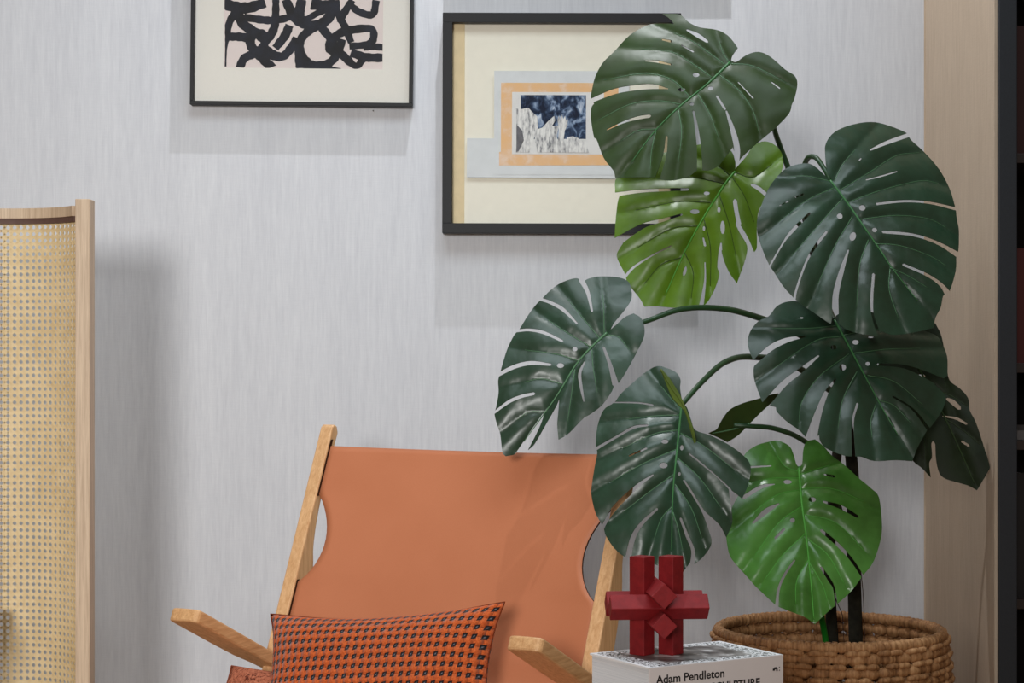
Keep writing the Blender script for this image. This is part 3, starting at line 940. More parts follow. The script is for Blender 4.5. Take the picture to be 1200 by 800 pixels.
# ------------------------------------------------------------------ basket
bx, by, br, bz = 0.686, 4.30, 0.238, 0.305
ba = thing('woven_basket', (bx, by, 0), 'round woven straw basket planter holding the monstera', 'basket')
def ring_pt(th, r, z): return Vector((bx + r * math.cos(th), by + r * math.sin(th), z))
def coil(name, r, z, rr, nseg, amp, phase, mat, seg=10, sub=6, squash=1.0, kind=None):
    """a coil of puffed wraps: torus whose radius swells nseg times round"""
    bm = bmesh.new()
    N = nseg * sub
    rings = []
    for i in range(N):
        th = 2 * math.pi * i / N + phase
        f = abs(math.sin(math.pi * i / sub))
        k = 1 - amp + amp * (f ** 0.5)
        k *= 1 + 0.05 * math.sin((i // sub) * 2.7)
        c = ring_pt(th, r, z)
        e = Vector((math.cos(th), math.sin(th), 0))
        rings.append([bm.verts.new(c + (e * math.cos(2 * math.pi * q / seg) + Vector((0, 0, squash)) * math.sin(2 * math.pi * q / seg)) * rr * k) for q in range(seg)])
    for i in range(N):
        a, b = rings[i], rings[(i + 1) % N]
        for q in range(seg):
            bm.faces.new((a[q], a[(q + 1) % seg], b[(q + 1) % seg], b[q]))
    bmesh.ops.recalc_face_normals(bm, faces=bm.faces)
    o = obj(name, bm, mat, ba, True)
    return o
coil('rim_coil', br, bz, 0.0125, 110, 0.2, 0.0, M['straw'], 10, 6)
rowh = 0.0272
z = bz - 0.0245
r = br + 0.002
k = 0
def stitches(r, z, n, phase):
    bm = bmesh.new()
    for i in range(n):
        th = 2 * math.pi * (i + 0.5 * phase) / n + 0.02 * math.sin(i * 3.1)
        c = ring_pt(th, r + 0.0085, z)
        e = Vector((math.cos(th), math.sin(th), 0)); tn = Vector((-math.sin(th), math.cos(th), 0))
        w = 0.0145 * (1 + 0.2 * math.sin(i * 5.3))
        pts = [c - tn * w - e * 0.006 + Vector((0, 0, -0.003)), c - tn * w * 0.5 + e * 0.001, c + e * 0.0035 + Vector((0, 0, 0.001)), c + tn * w * 0.5 + e * 0.001, c + tn * w - e * 0.006 + Vector((0, 0, -0.003))]
        bm_tube(bm, catmull([tuple(p) for p in pts], 3), [0.004] + [0.0062] * 11 + [0.004], 7)
    o = obj('knot_course', bm, M['straw'], ba, True)
    o['kind'] = 'stuff'
while z > 0.02:
    rr = br + 0.012 * math.sin(min(1, (bz - z) / 0.28) * math.pi * 0.75)
    coil('coil_course', rr, z, 0.0136, 44, 0.42, (k % 2) * math.pi / 44 + 0.04 * k, M['straw'], 9, 8)
    stitches(rr, z + rowh / 2, 44, (k % 2))
    z -= rowh; k += 1
bm = bmesh.new(); bm_tube(bm, [(bx, by, 0.001), (bx, by, 0.012)], br - 0.004, 40); obj('basket_bottom', bm, M['straw'], ba)
bm = bmesh.new()
bm_tube(bm, [(bx, by, 0.012), (bx, by, 0.13), (bx, by, 0.150)], [br - 0.03, br - 0.02, br - 0.024], 40)
bmesh.ops.subdivide_edges(bm, edges=bm.edges, cuts=1)
tag(obj('potting_soil', bm, M['soil'], None), 'dark potting soil inside the woven basket', 'soil')
bpy.data.objects['potting_soil']['kind'] = 'stuff'

# ------------------------------------------------------------------ monstera
mo = thing('monstera_plant', (0.72, 4.27, 0.15), 'tall monstera with large split green leaves in the woven basket', 'plant')

def Z(x0, y0, s, pts):
    return [(x0 + p[0] / s, y0 + p[1] / s) + tuple(q / s for q in p[2:]) for p in pts]

def smooth_outline(pts, sub=4, sharp=55):
    P = [np.array(p[:2], float) for p in pts]
    n = len(P)
    corner = []
    for i in range(n):
        a, b = P[i] - P[i - 1], P[(i + 1) % n] - P[i]
        c = np.dot(a, b) / (np.linalg.norm(a) * np.linalg.norm(b) + 1e-9)
        corner.append(math.degrees(math.acos(max(-1, min(1, c)))) > sharp)
    out = []
    for i in range(n):
        p1, p2 = P[i], P[(i + 1) % n]
        p0 = P[i - 1] if not corner[i] else p1
        p3 = P[(i + 2) % n] if not corner[(i + 1) % n] else p2
        for k in range(sub):
            t = k / sub
            m1 = (p2 - p0) * 0.5 if not corner[i] else (p2 - p1)
            m2 = (p3 - p1) * 0.5 if not corner[(i + 1) % n] else (p2 - p1)
            l = np.linalg.norm(p2 - p1)
            for m in (m1, m2):
                q = np.linalg.norm(m)
                if q > 1.3 * l: m *= 1.3 * l / q
            h00 = 2 * t ** 3 - 3 * t ** 2 + 1; h10 = t ** 3 - 2 * t ** 2 + t; h01 = -2 * t ** 3 + 3 * t ** 2; h11 = t ** 3 - t ** 2
            out.append(h00 * p1 + h10 * m1 + h01 * p2 + h11 * m2)
    return np.array(out)

def slit_poly(sl):
    pl = catmull(sl, 5) if len(sl) > 2 else catmull(sl, 6)
    L, Rr = [], []
    for i, p in enumerate(pl):
        a, b = pl[max(0, i - 1)], pl[min(len(pl) - 1, i + 1)]
        d = np.array([b[0] - a[0], b[1] - a[1]]); d /= np.linalg.norm(d) + 1e-9
        w = max(0.25, p[2])
        L.append((p[0] - d[1] * w, p[1] + d[0] * w)); Rr.append((p[0] + d[1] * w, p[1] - d[0] * w))
        if i == 0: d0 = d; 
    # rounded ends
    p = pl[0]; w = max(0.25, p[2]); a, b = pl[0], pl[1]
    d = np.array([b[0] - a[0], b[1] - a[1]]); d /= np.linalg.norm(d) + 1e-9
    e0 = (p[0] - d[0] * w, p[1] - d[1] * w)
    p = pl[-1]; w = max(0.25, p[2]); a, b = pl[-2], pl[-1]
    d = np.array([b[0] - a[0], b[1] - a[1]]); d /= np.linalg.norm(d) + 1e-9
    e1 = (p[0] + d[0] * w, p[1] + d[1] * w)
    return np.array([e0] + L + [e1] + Rr[::-1])

def ellipse(cx, cy, rx, ry, rot=0):
    return np.array([(cx + rx * math.cos(t) * math.cos(rot) - ry * math.sin(t) * math.sin(rot), cy + rx * math.cos(t) * math.sin(rot) + ry * math.sin(t) * math.cos(rot)) for t in np.linspace(0, 2 * math.pi, 12, endpoint=False)])

def in_poly(P, poly):
    x, y = P[:, 0], P[:, 1]
    inside = np.zeros(len(P), bool)
    j = len(poly) - 1
    for i in range(len(poly)):
        xi, yi = poly[i]; xj, yj = poly[j]
        c = ((yi > y) != (yj > y)) & (x < (xj - xi) * (y - yi) / (yj - yi + 1e-12) + xi)
        inside ^= c
        j = i
    return inside

def seg_dist(P, pl):
    best = np.full(len(P), 1e9)
    pl = np.array([p[:2] for p in pl], float)
    for a, b in zip(pl[:-1], pl[1:]):
        ab = b - a
        t = np.clip(((P - a) @ ab) / (ab @ ab + 1e-12), 0, 1)
        best = np.minimum(best, np.linalg.norm(P - (a + t[:, None] * ab), axis=1))
    return best

def make_leaf(outline, slits, holes, midrib, veins, Y, normal, leafmat, midmat, veinmat, label, droop=0.5, cup=0.10, quilt=0.006, curl=1.1, grid=3.4):
    out = smooth_outline(outline)
    cuts = [slit_poly(s) for s in slits] + [ellipse(*h) for h in holes]
    lo, hi = out.min(0), out.max(0)
    gp = []
    yy = lo[1]; r = 0
    while yy < hi[1]:
        xx = lo[0] + (grid / 2 if r % 2 else 0)
        while xx < hi[0]:
            gp.append((xx, yy)); xx += grid
        yy += grid * 0.866; r += 1
    gp = np.array(gp)
    gp = gp[in_poly(gp, out)]
    cl = np.vstack([out, out[:1]])
    keep = seg_dist(gp, cl) > 1.4
    for c in cuts:
        keep &= seg_dist(gp, np.vstack([c, c[:1]])) > 1.2
        keep &= ~in_poly(gp, c)
    gp = gp[keep]
    verts, edges = [], []
    for loop in [out] + cuts:
        b = len(verts); n = len(loop)
        verts += [Vector((float(p[0]), float(p[1]))) for p in loop]
        edges += [(b + i, b + (i + 1) % n) for i in range(n)]
    for pl in [catmull([m[:2] for m in midrib], 6)] + [catmull([p[:2] for p in v], 5) for v in veins]:
        b = len(verts); n = len(pl)
        verts += [Vector((float(p[0]), float(p[1]))) for p in pl]
        edges += [(b + i, b + i + 1) for i in range(n - 1)]
        keep = seg_dist(gp, pl) > 1.3
        gp = gp[keep]
    verts += [Vector((float(p[0]), float(p[1]))) for p in gp]
    v2, e2, f2, *_ = delaunay_2d_cdt(verts, edges, [], 0, 1e-4)
    V2 = np.array([(v.x, v.y) for v in v2])
    tri = np.array([f for f in f2 if len(f) == 3])
    cen = V2[tri].mean(1)
    ok = in_poly(cen, out)
    for c in cuts: ok &= ~in_poly(cen, c)
    tri = tri[ok]
    # leaf frame
    n = np.array(Vector(normal).normalized())
    eye = np.array([0, 0, EYE])
    def rays(P): 
        d = np.stack([(P[:, 0] - 600) / F, np.ones(len(P)), -(P[:, 1] - 400) / F], 1)
        return d
    a3 = np.array(at(midrib[0][0], midrib[0][1], Y))
    def plane_pts(P, off):
        d = rays(P)
        t = ((a3 - eye) @ n + off) / (d @ n)
        return eye + d * t[:, None]
    mid = catmull([m[:2] for m in midrib], 6)
    M3 = plane_pts(np.array(mid), np.zeros(len(mid)))
    axis = M3[-1] - M3[0]; Llen = np.linalg.norm(axis); axis /= Llen
    side = np.cross(n, axis)
    vv = [catmull([p[:2] for p in v], 5) for v in veins]
    def extend(pl, k=40.0):          # creases run out to the margin
        d = np.array(pl[-1]) - np.array(pl[-3]); d /= np.linalg.norm(d) + 1e-9
        return list(pl) + [np.array(pl[-1]) + d * k]
    creases = [extend(v) for v in vv]; mid_x = extend(mid)
    px2m = Y / F
    def height(P, Q):
        """height over the leaf plane at plane points Q seen at P"""
        w = (Q - a3) @ axis; s = (Q - a3) @ side
        dm = seg_dist(P, mid_x) * px2m
        h = cup * np.minimum(dm, 0.06) - curl * dm ** 2 - droop * np.clip(w - 0.25 * Llen, 0, None) ** 2 - droop * 0.8 * np.clip(-w, 0, None) ** 2
        if vv:
            dv = dm.copy()
            for v in creases: dv = np.minimum(dv, seg_dist(P, v) * px2m)
            h += quilt * 1.25 * (1 - np.exp(-(dv / 0.012) ** 1.25))
        h += 0.0006 * np.sin(w * 60 + 3 * np.sin(s * 40))
        return h
    def surf(P):
        P = np.asarray(P, float)
        off = np.zeros(len(P))
        for _ in range(4):
            Q = plane_pts(P, off)
            off = height(P, Q)
        return plane_pts(P, off)
    used = np.unique(tri)
    remap = -np.ones(len(V2), int); remap[used] = np.arange(len(used))
    V3 = surf(V2[used])
    me = bpy.data.meshes.new('leaf')
    fl = remap[tri]
    # orient faces along the leaf normal
    fn = np.cross(V3[fl[:, 1]] - V3[fl[:, 0]], V3[fl[:, 2]] - V3[fl[:, 0]])
    flip = (fn @ n) < 0
    fl[flip] = fl[flip][:, ::-1]
    me.from_pydata(V3.tolist(), [], fl.tolist())
    me.update()
    lf = link('leaf', me, leafmat, mo, True)
    lf['label'] = label
    md = lf.modifiers.new('thickness', 'SOLIDIFY'); md.thickness = 0.0012; md.offset = -1
    md = lf.modifiers.new('crisp_rim', 'EDGE_SPLIT'); md.split_angle = math.radians(50)
    # ribs
    nv = Vector(n)
    def rib(nm, polys, r0, r1, mat, lift):
        bm = bmesh.new()
        for pl in polys:
            q = surf(np.array([p[:2] for p in pl]))
            k = len(q)
            bm_tube(bm, [Vector(p) + nv * lift for p in q], [r0 + (r1 - r0) * i / (k - 1) for i in range(k)], 6)
        return obj(nm, bm, mat, lf, True)
    rib('midrib', [catmull([m[:2] for m in midrib], 8)], 0.0027, 0.0009, midmat, 0.0006)
    if vv: rib('side_veins', vv, 0.0010, 0.0005, veinmat, 0.0003)
    return lf, a3

LEAF = {}
def A4(p): return Z(670, 0, 4, p)
def B4(p): return Z(670, 160, 4, p)
def C4(p): return Z(870, 120, 4, p)
def C5(p): return Z(870, 240, 4, p)
def D4(p): return Z(850, 320, 3.636, p)
def E4(p): return Z(560, 310, 4, p)
def E5(p): return Z(560, 410, 4, p)
def F4(p): return Z(670, 420, 4, p)
def F5(p): return Z(670, 520, 4, p)
def G4(p): return Z(800, 500, 4, p)
def I4(p): return Z(1000, 380, 4, p)
def ell(fn, *e): 
    r = []
    for q in e:
        c = fn([(q[0], q[1], q[2], q[3])])[0]
        r.append((c[0], c[1], c[2], c[3]) + ((q[4],) if len(q) > 4 else ()))
    return r

# top leaf
make_leaf(
 A4([(745, 290), (775, 288), (820, 257), (875, 243), (930, 265), (1000, 325), (1045, 355), (1058, 395), (1045, 460), (1032, 490), (1020, 530), (960, 595), (880, 662), (800, 735), (778, 765), (755, 690), (735, 715), (690, 775), (645, 798), (612, 798), (585, 800), (545, 828), (470, 845), (400, 838), (385, 832), (300, 830), (205, 835), (195, 800), (150, 740), (115, 650), (105, 645), (90, 560), (92, 505), (105, 485), (90, 460), (95, 420), (110, 360), (145, 295), (200, 240), (260, 175), (310, 140), (370, 114), (440, 110), (480, 112), (460, 88), (425, 65), (505, 68), (550, 105), (600, 128), (680, 140), (730, 165), (765, 205), (778, 225), (752, 262)]),
 [A4(s) for s in ([(450, 415, 3), (380, 405, 12), (300, 410, 13), (200, 428, 13), (80, 476, 10)], [(365, 543, 8), (310, 552, 8), (240, 573, 5), (165, 608, 2)], [(345, 284, 3), (400, 288, 6), (465, 302, 4)], [(425, 185, 4), (465, 193, 6)], [(515, 212, 3), (570, 242, 4)], [(540, 140, 4), (590, 165, 10), (635, 195, 6)], [(680, 450, 5), (718, 510, 6)], [(780, 385, 2), (850, 460, 3)], [(938, 385, 3), (975, 413, 4)], [(570, 520, 4), (585, 600, 8), (597, 700, 10), (600, 830, 14)], [(445, 640, 5), (435, 730, 8), (396, 850, 12)], [(725, 520, 4), (758, 620, 12), (775, 700, 14), (768, 780, 14)])],
 ell(A4, (583, 350, 16, 11), (650, 413, 13, 10), (515, 420, 17, 9), (563, 487, 10, 8)),
 A4([(742, 292), (640, 390), (500, 505), (390, 615), (280, 760)]),
 [A4(v) for v in ([(720, 305), (640, 245), (560, 190), (480, 155)], [(735, 290), (710, 250), (690, 190)], [(660, 365), (560, 295), (470, 245), (330, 230)], [(555, 455), (470, 375), (340, 345), (150, 375)], [(515, 490), (400, 472), (270, 490), (130, 560)], [(395, 605), (310, 612), (230, 660)], [(742, 300), (850, 310), (1010, 390)], [(690, 350), (780, 420), (850, 520), (880, 630)], [(590, 440), (645, 530), (690, 650)], [(500, 515), (515, 620), (500, 760)], [(395, 615), (375, 700), (368, 790)])],
 4.05, (-0.15, -0.86, 0.42), M['leaf_dark'], M['vein_dark'], M['vein_soft'], 'topmost dark green split leaf')
# yellow-green leaf under it
make_leaf(
 B4([(768, 150), (785, 130), (820, 90), (850, 45), (905, 22), (960, 45), (990, 95), (985, 160), (955, 220), (915, 280), (880, 340), (868, 400), (868, 520), (856, 541), (830, 480), (795, 420), (772, 395), (768, 410), (790, 455), (822, 512), (815, 570), (775, 687), (735, 630), (708, 560), (700, 515), (690, 520), (682, 610), (692, 648), (655, 745), (610, 795), (500, 803), (400, 795), (340, 797), (320, 760), (262, 685), (250, 645), (215, 575), (213, 545), (240, 500), (200, 490), (205, 400), (215, 310), (225, 275), (203, 265), (215, 185), (350, 100), (500, 60), (650, 30), (740, 60), (765, 110)]),
 [B4(s) for s in ([(545, 247, 6), (470, 248, 7), (330, 254, 8), (195, 272, 10)], [(515, 365, 5), (430, 390, 8), (330, 420, 12), (200, 500, 22)], [(465, 512, 3), (370, 560, 4), (290, 612, 6), (245, 662, 7)], [(845, 225, 8), (880, 245, 10), (925, 285, 8)], [(765, 300, 10), (772, 350, 10), (785, 410, 10)], [(625, 590, 3), (625, 680, 5), (606, 805, 12)], [(617, 475, 4), (625, 510, 6)], [(700, 500, 4), (698, 530, 8)])],
 ell(B4, (633, 265, 14, 9), (577, 351, 22, 12), (690, 342, 8, 14), (708, 425, 11, 32), (620, 430, 6, 12), (530, 630, 8, 24, 0.25)),
 B4([(765, 165), (710, 235), (600, 410), (520, 560), (440, 740)]),
 [B4(v) for v in ([(745, 185), (690, 140), (640, 120)], [(715, 220), (550, 190), (400, 200)], [(650, 310), (500, 305), (300, 345)], [(590, 420), (470, 430), (310, 520)], [(520, 565), (420, 600), (340, 690)], [(770, 170), (850, 190), (940, 130)], [(755, 195), (810, 280), (855, 400)], [(690, 270), (735, 400), (770, 560)], [(620, 390), (650, 520), (650, 700)], [(530, 545), (570, 640), (560, 760)])],
 4.20, (-0.1, -0.88, 0.38), M['leaf_olive'], M['vein_fresh'], M['leaf_dark'], 'yellow-green split leaf hanging under the topmost leaf', 0.4, 0.12, 0.007)
# large leaf by the beige panel
c5 = lambda pts: [(p[0], p[1] + 480) + tuple(p[2:]) for p in pts]
make_leaf(
 C4([(410, 365), (395, 310), (388, 240), (392, 190), (430, 140), (500, 108), (585, 92), (660, 100), (768, 142), (790, 175), (850, 230), (920, 310), (970, 400), (998, 492), (1005, 545), (1015, 600), (1013, 690)] + c5([(1003, 240), (1000, 310), (970, 408), (942, 425), (930, 480), (905, 530), (898, 575), (840, 590), (760, 605), (700, 608), (655, 592), (635, 612), (560, 605), (490, 585), (455, 560), (415, 558), (350, 515), (290, 475), (245, 440), (190, 380), (145, 310), (130, 290), (100, 225), (75, 150)]) + [(68, 560), (90, 480), (130, 390), (190, 320), (240, 295), (300, 285), (340, 300), (385, 340)]),
 [C4(s) for s in ([(600, 222, 4), (680, 187, 9), (785, 150, 10)], [(630, 475, 6), (760, 462, 6), (880, 470, 6), (1010, 500, 8)], [(660, 606, 7), (800, 620, 7), (920, 660, 8), (1025, 722, 14)], c5([(755, 280, 6), (860, 325, 7), (930, 372, 9), (975, 432, 18)]), c5([(615, 325, 7), (607, 440, 7), (612, 520, 6), (645, 620, 9)]), c5([(497, 212, 4), (465, 310, 11), (438, 420, 14), (436, 520, 16), (430, 590, 18)]), c5([(395, 125, 6), (345, 190, 7), (300, 265, 5), (255, 390, 5), (243, 452, 5)]), c5([(315, 40, 6), (235, 120, 8), (190, 180, 4), (125, 292, 4)]), [(580, 362, 3), (650, 345, 4), (725, 323, 3)], [(175, 483, 2), (215, 463, 3)], [(250, 443, 4), (285, 430, 5)], [(548, 270, 3), (556, 262, 3)])],
 ell(C4, (562, 493, 16, 14), (457, 532, 14, 14), (518, 627, 22, 15, 1.9), (620, 597, 12, 11)),
 C4([(410, 365), (490, 470), (560, 570), (650, 700), (700, 775), (820, 930)]),
 [C4(v) for v in ([(430, 370), (470, 290), (530, 220)], [(460, 410), (600, 325), (720, 250), (830, 235)], [(497, 468), (640, 415), (830, 368), (920, 380)], [(555, 548), (720, 530), (870, 545), (960, 590)], [(620, 662), (740, 672), (880, 720), (960, 770)], c5([(690, 293), (780, 335), (870, 390)]), [(420, 372), (300, 345), (210, 350)], [(430, 400), (300, 460), (170, 560)], [(470, 450), (370, 560), (230, 720)], [(515, 535), (430, 680), (350, 860)], c5([(590, 165), (550, 280), (535, 480)]), c5([(692, 300), (688, 400), (730, 530)]))],
 4.0, (0.16, -0.84, 0.46), M['leaf_blue'], M['vein_dark'], M['vein_soft'], 'large deep green split leaf beside the beige panel')
# leaf below it
make_leaf(
 D4([(462, 200), (420, 165), (330, 125), (270, 120), (220, 140), (185, 183), (140, 205), (105, 250), (95, 300), (110, 350), (125, 382), (120, 410), (125, 460), (150, 530), (165, 555), (215, 570), (220, 590), (260, 630), (310, 665), (348, 705), (400, 690), (405, 715), (430, 745), (500, 775), (548, 780), (582, 782), (636, 800), (727, 796), (797, 800), (818, 745), (862, 665), (876, 654), (915, 600), (936, 553), (935, 518), (891, 473), (947, 436), (945, 353), (918, 291), (895, 263), (780, 220), (650, 170), (540, 165), (480, 175)]),
 [D4(s) for s in ([(340, 268, 4), (260, 285, 11), (190, 320, 13), (115, 388, 10)], [(397, 352, 4), (320, 415, 11), (250, 470, 13), (170, 560, 16)], [(470, 450, 3), (430, 510, 9), (395, 600, 15), (362, 715, 26)], [(563, 555, 5), (543, 640, 5), (548, 795, 8)], [(715, 525, 4), (800, 580, 5), (872, 672, 8)], [(650, 388, 5), (760, 397, 8), (850, 430, 14), (950, 480, 22)])],
 ell(D4, (555, 293, 14, 11), (462, 315, 14, 10), (500, 400, 15, 14), (607, 385, 10, 9), (620, 272, 12, 4), (325, 190, 8, 4)),
 D4([(465, 200), (520, 300), (590, 430), (660, 560), (735, 690)]),
 [D4(v) for v in ([(470, 225), (350, 235), (200, 235)], [(490, 270), (380, 290), (200, 410)], [(525, 345), (400, 440), (325, 550), (315, 640)], [(560, 420), (500, 540), (480, 660)], [(640, 560), (620, 630), (625, 700)], [(500, 265), (640, 240), (800, 255)], [(545, 342), (680, 325), (830, 320)], [(605, 435), (720, 462), (840, 560)], [(650, 540), (720, 565), (790, 640)])],
 4.05, (0.2, -0.80, 0.52), M['leaf_blue'], M['vein_dark'], M['vein_soft'], 'deep green split leaf overlapped by the large leaf above it')
# left leaf reaching over the leather
e5 = lambda pts: [(p[0], p[1] + 400) + tuple(p[2:]) for p in pts]
make_leaf(
 E4([(620, 305), (640, 270), (690, 210), (720, 160), (718, 110), (700, 75), (650, 58), (570, 55), (520, 65), (490, 82), (460, 63), (390, 85), (340, 120), (300, 160), (270, 190), (230, 245), (195, 302), (170, 330), (140, 390), (120, 450), (105, 505), (95, 545), (97, 600), (85, 670), (78, 700), (90, 750), (105, 795)] + e5([(115, 480), (130, 498), (170, 490), (185, 472), (240, 390), (305, 297), (312, 300), (285, 370), (235, 468), (265, 440), (320, 345), (365, 265), (382, 226), (376, 300), (372, 350), (378, 420), (420, 395), (470, 345), (500, 315), (520, 305), (580, 260), (630, 190), (640, 150)]) + [(660, 555), (690, 510), (740, 420), (778, 340), (780, 290), (765, 250), (730, 228), (690, 245), (650, 280)]),
 [E4(s) for s in ([(535, 218, 5), (515, 130, 9), (484, 68, 13)], [(465, 275, 4), (400, 210, 9), (340, 177, 8), (290, 160, 8)], [(395, 357, 6), (310, 318, 8), (240, 305, 7), (180, 310, 7)], [(340, 468, 6), (250, 460, 10), (170, 478, 10), (90, 518, 9)], [(262, 604, 7), (200, 618, 8), (140, 645, 8), (65, 702, 5)], [(590, 388, 6), (620, 470, 9), (645, 560, 15)], e5([(500, 55, 4), (477, 110, 8), (485, 180, 7), (497, 240, 3)]))],
 ell(E4, (455, 395, 12, 11), (387, 472, 17, 12)),
 E4([(605, 320), (535, 385), (460, 470), (380, 600), (310, 700), (215, 830)]),
 [E4(v) for v in ([(575, 350), (500, 260), (420, 160)], [(592, 330), (590, 200), (580, 110)], [(532, 388), (420, 320), (330, 260)], [(468, 450), (370, 420), (220, 400)], [(395, 560), (300, 535), (220, 550)], [(310, 690), (240, 690), (180, 730)], [(605, 330), (660, 340), (710, 400)], [(535, 400), (540, 480), (560, 600)], [(455, 490), (440, 600), (420, 740)])],
 3.98, (-0.1, -0.90, 0.38), M['leaf_blue'], M['vein_soft'], M['vein_soft'], 'deep green split leaf reaching over the leather chair back', 0.5, 0.14, 0.005)
# leaf above the sculpture
f5 = lambda pts: [(p[0], p[1] + 400) + tuple(p[2:]) for p in pts]
make_leaf(
 F4([(520, 205), (508, 140), (510, 100), (490, 65), (440, 42), (400, 35), (350, 60), (290, 110), (230, 165), (200, 205), (150, 240), (120, 320), (112, 415), (120, 440), (105, 520), (93, 600), (92, 640), (110, 720), (140, 775)] + f5([(150, 395), (160, 430), (200, 490), (250, 530), (275, 530), (380, 560), (460, 600), (515, 612), (550, 560), (562, 540), (575, 565), (620, 525), (655, 465), (640, 400), (610, 320), (560, 235), (520, 168), (530, 168), (560, 215), (620, 310), (690, 375), (725, 437), (750, 380), (752, 340), (742, 260)]) + [(735, 605), (760, 625), (800, 655), (830, 580), (838, 500), (800, 450), (730, 400), (650, 360), (580, 335), (560, 290), (540, 230)]),
 [F4(s) for s in ([(380, 218, 4), (310, 207, 4), (190, 205, 3)], [(355, 312, 5), (290, 322, 7), (200, 372, 6), (100, 430, 8)], [(380, 545, 4), (310, 595, 9), (210, 690, 12), (162, 760, 8), (140, 805, 8)], f5([(400, 305, 5), (330, 370, 9), (287, 440, 12), (263, 540, 14)]), f5([(510, 350, 6), (540, 430, 8), (568, 500, 9), (562, 580, 12)]), [(550, 445, 3), (600, 485, 4), (700, 570, 3), (745, 615, 5)], [(270, 455, 4), (350, 420, 5)])],
 ell(F4, (437, 388, 17, 11), (430, 500, 20, 14), (515, 417, 9, 13), (503, 540, 8, 9)),
 F4([(515, 215), (497, 400), (480, 560), (472, 700), (468, 900)]),
 [F4(v) for v in ([(512, 240), (460, 180), (420, 130)], [(510, 265), (400, 268), (250, 285)], [(502, 335), (390, 352), (240, 420)], [(492, 425), (340, 490), (180, 580)], [(482, 540), (370, 620), (240, 720)], [(474, 690), (420, 750), (385, 850)], [(510, 350), (620, 410), (760, 520)], [(500, 470), (600, 560), (700, 700)], [(485, 590), (560, 700), (610, 840)], [(474, 720), (500, 800), (520, 900)])],
 3.85, (-0.12, -0.88, 0.44), M['leaf_blue'], M['vein_dark'], M['vein_soft'], 'deep green split leaf above the red sculpture', 0.5, 0.12, 0.008)
# its folded-over margin
fold, _ = make_leaf(
 F4([(415, 45), (450, 80), (490, 140), (520, 195), (550, 270), (575, 345), (584, 392), (574, 396), (556, 330), (530, 250), (500, 215), (470, 180), (440, 110)]),
 [], [], F4([(418, 52), (470, 140), (525, 225), (580, 390)]), [],
 3.826, (0.25, -0.86, 0.42), M['leaf_back'], M['leaf_back'], M['vein_soft'], 'yellow-green folded margin of the leaf above the red sculpture', 0.2, 0.1, 0.0, 0.4)
fold.name = 'leaf_fold'
# fresh leaf over the basket
make_leaf(
 G4([(545, 190), (532, 172), (520, 130), (500, 90), (450, 65), (400, 70), (340, 90), (290, 130), (280, 200), (270, 300), (230, 380), (205, 480), (210, 560), (230, 620), (300, 700), (340, 745), (430, 830), (455, 845), (520, 870), (580, 895), (620, 925), (650, 895), (705, 845), (730, 825), (790, 770), (835, 710), (850, 690), (890, 640), (920, 560), (935, 470), (920, 330), (880, 285), (820, 235), (760, 180), (700, 135), (660, 90), (620, 58), (580, 70), (565, 110), (560, 172)]),
 [G4(s) for s in ([(525, 625, 4), (480, 690, 6), (450, 760, 6), (440, 850, 8)], [(650, 660, 6), (690, 720, 8), (710, 760, 5), (722, 850, 6)], [(650, 485, 7), (720, 545, 9), (790, 620, 8), (850, 710, 7)], [(430, 268, 3), (370, 280, 9), (285, 330, 10)], [(450, 360, 4), (390, 395, 13), (330, 450, 5)], [(415, 182, 3), (320, 188, 5)], [(475, 480, 6), (435, 520, 7)], [(660, 350, 5), (740, 375, 10), (820, 420, 7)], [(665, 222, 4), (710, 232, 6)])],
 ell(G4, (492, 257, 20, 11), (607, 340, 18, 12), (515, 437, 12, 12)),
 G4([(545, 195), (560, 370), (580, 520), (600, 720), (615, 900)]),
 [G4(v) for v in ([(545, 210), (480, 185), (440, 130)], [(547, 240), (430, 240), (320, 260)], [(552, 295), (440, 320), (320, 410)], [(560, 370), (450, 450), (340, 600)], [(575, 500), (470, 600), (380, 720)], [(592, 620), (535, 720), (530, 830)], [(550, 225), (620, 200), (690, 180)], [(555, 290), (700, 290), (850, 350)], [(565, 410), (720, 450), (860, 590)], [(583, 525), (680, 600), (760, 740)], [(595, 640), (655, 740), (680, 820)])],
 4.08, (0.05, -0.86, 0.48), M['leaf_fresh'], M['vein_fresh'], M['vein_fresh'], 'bright fresh green leaf over the basket', 0.5, 0.12, 0.008)
# dark leaf against the panel
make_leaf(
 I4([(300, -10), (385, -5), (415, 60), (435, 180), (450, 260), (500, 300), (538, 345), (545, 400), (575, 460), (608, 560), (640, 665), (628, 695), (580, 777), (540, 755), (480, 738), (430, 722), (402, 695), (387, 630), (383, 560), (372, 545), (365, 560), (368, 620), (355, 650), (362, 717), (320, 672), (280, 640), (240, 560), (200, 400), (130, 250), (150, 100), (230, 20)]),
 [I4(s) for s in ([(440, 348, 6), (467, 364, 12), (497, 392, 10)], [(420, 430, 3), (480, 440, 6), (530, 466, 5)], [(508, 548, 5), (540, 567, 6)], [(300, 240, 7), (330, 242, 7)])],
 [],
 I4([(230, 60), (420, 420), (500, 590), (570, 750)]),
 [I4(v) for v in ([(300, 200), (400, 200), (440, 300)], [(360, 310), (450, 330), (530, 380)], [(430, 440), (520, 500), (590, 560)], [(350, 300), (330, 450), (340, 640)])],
 4.20, (-0.22, -0.9, 0.34), M['leaf_shaded'], M['leaf_dark'], M['leaf_dark'], 'dark shaded leaf against the beige panel', 0.3, 0.10, 0.005)
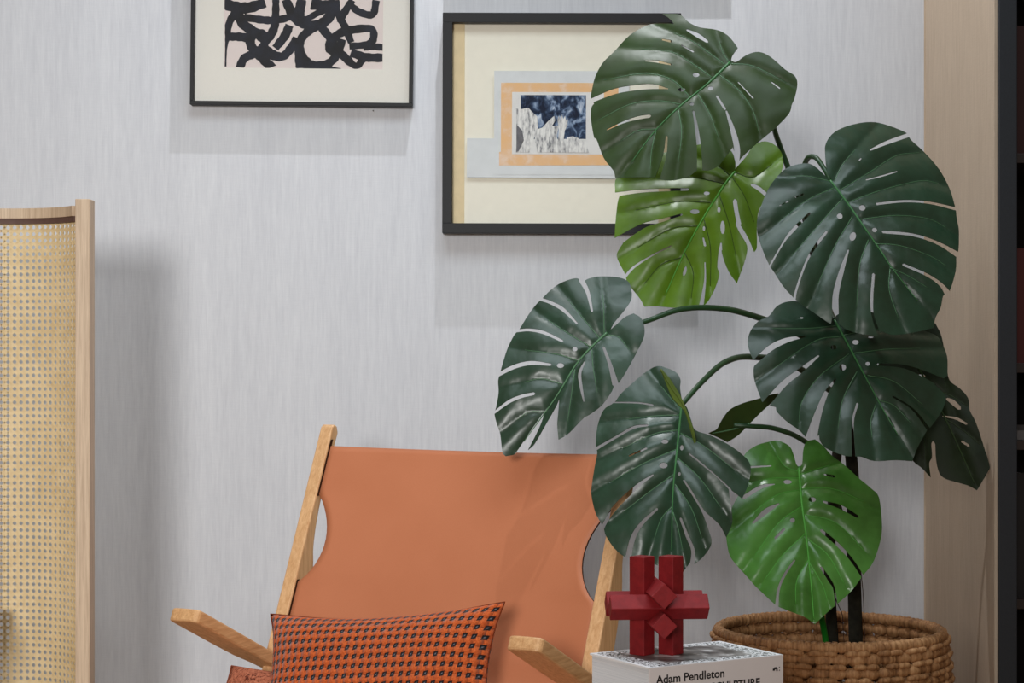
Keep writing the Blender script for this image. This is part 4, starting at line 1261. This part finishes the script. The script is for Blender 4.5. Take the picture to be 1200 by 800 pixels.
# leaf turned edge-on
make_leaf(
 F4([(640, 350), (655, 343), (680, 330), (705, 285), (740, 240), (800, 210), (870, 190), (930, 170), (968, 163), (970, 180), (900, 240), (830, 310), (780, 360), (730, 392), (690, 372)]),
 [], [], F4([(835, 305), (760, 330), (660, 350)]), [],
 4.14, (-0.35, -0.75, -0.35), M['leaf_dark'], M['vein_soft'], M['vein_soft'], 'dark leaf turned almost edge-on between two leaves', 0.3, 0.1, 0.003)

# stems
def tri(pts): return [at(*p) for p in pts]
base = Vector((0.745, 4.30, 0.14))
smooth_tube('moss_pole', [base] + tri([(1003, 757, 4.3), (1000, 640, 4.3), (998, 540, 4.3), (980, 430, 4.3), (962, 330, 4.29), (944, 250, 4.28)]), 0.0165, 0.010, M['moss'], mo, 14)
smooth_tube('stem', [Vector((0.69, 4.28, 0.14))] + tri([(976, 757, 4.27), (972, 660, 4.27), (980, 540, 4.28), (990, 460, 4.30)]), 0.0135, 0.010, M['moss'], mo, 12)
smooth_tube('petiole', [Vector((0.675, 4.25, 0.14))] + tri([(968, 757, 4.24), (962, 715, 4.2), (955, 640, 4.17), (946, 575, 4.12), (936, 548, 4.082)]), 0.0075, 0.005, M['stem_bright'], mo)
smooth_tube('petiole', tri([(944, 252, 4.28), (925, 200, 4.26), (910, 160, 4.23), (898, 120, 4.17), (878, 86, 4.10), (855.5, 73, 4.052)]), 0.0065, 0.0045, M['stem'], mo)
smooth_tube('petiole', tri([(950, 280, 4.28), (915, 235, 4.27), (885, 208, 4.24), (861.5, 201, 4.202)]), 0.006, 0.0045, M['stem'], mo)
smooth_tube('petiole', tri([(955, 300, 4.28), (940, 230, 4.18), (944, 190, 4.09), (955, 184, 4.04), (966, 198, 4.01), (972.5, 211.5, 4.001)]), 0.0065, 0.0045, M['stem'], mo)
smooth_tube('petiole', tri([(985, 450, 4.3), (975, 385, 4.2), (970, 358, 4.12), (978, 375, 4.052)]), 0.006, 0.0045, M['stem'], mo)
smooth_tube('petiole', tri([(975, 415, 4.29), (930, 388, 4.22), (895, 374, 4.17), (850, 362, 4.10), (800, 362, 4.04), (755, 377, 4.005), (711, 390, 3.983)]), 0.0075, 0.005, M['stem'], mo)
smooth_tube('petiole', tri([(990, 470, 4.29), (930, 428, 4.17), (880, 418, 4.08), (850, 424, 4.0), (824, 446, 3.92), (799, 474, 3.853)]), 0.0075, 0.005, M['stem'], mo)
smooth_tube('petiole', tri([(1000, 520, 4.30), (1020, 460, 4.28), (1040, 410, 4.24), (1057, 395, 4.202)]), 0.006, 0.0045, M['stem'], mo)
smooth_tube('petiole', tri([(985, 600, 4.28), (965, 540, 4.25), (940, 515, 4.2), (908, 502, 4.16), (878, 499, 4.142), (860, 498, 4.142)]), 0.006, 0.005, M['stem'], mo)
smooth_tube('aerial_root', tri([(1005, 640, 4.27), (1011, 690, 4.265), (1013, 735, 4.26), (1014, 770, 4.27)]), 0.0011, 0.0007, M['root'], mo, 6)
smooth_tube('aerial_root', tri([(975, 690, 4.24), (982, 708, 4.235), (987, 720, 4.24), (988, 736, 4.25), (990, 765, 4.27)]), 0.0011, 0.0007, M['root'], mo, 6)
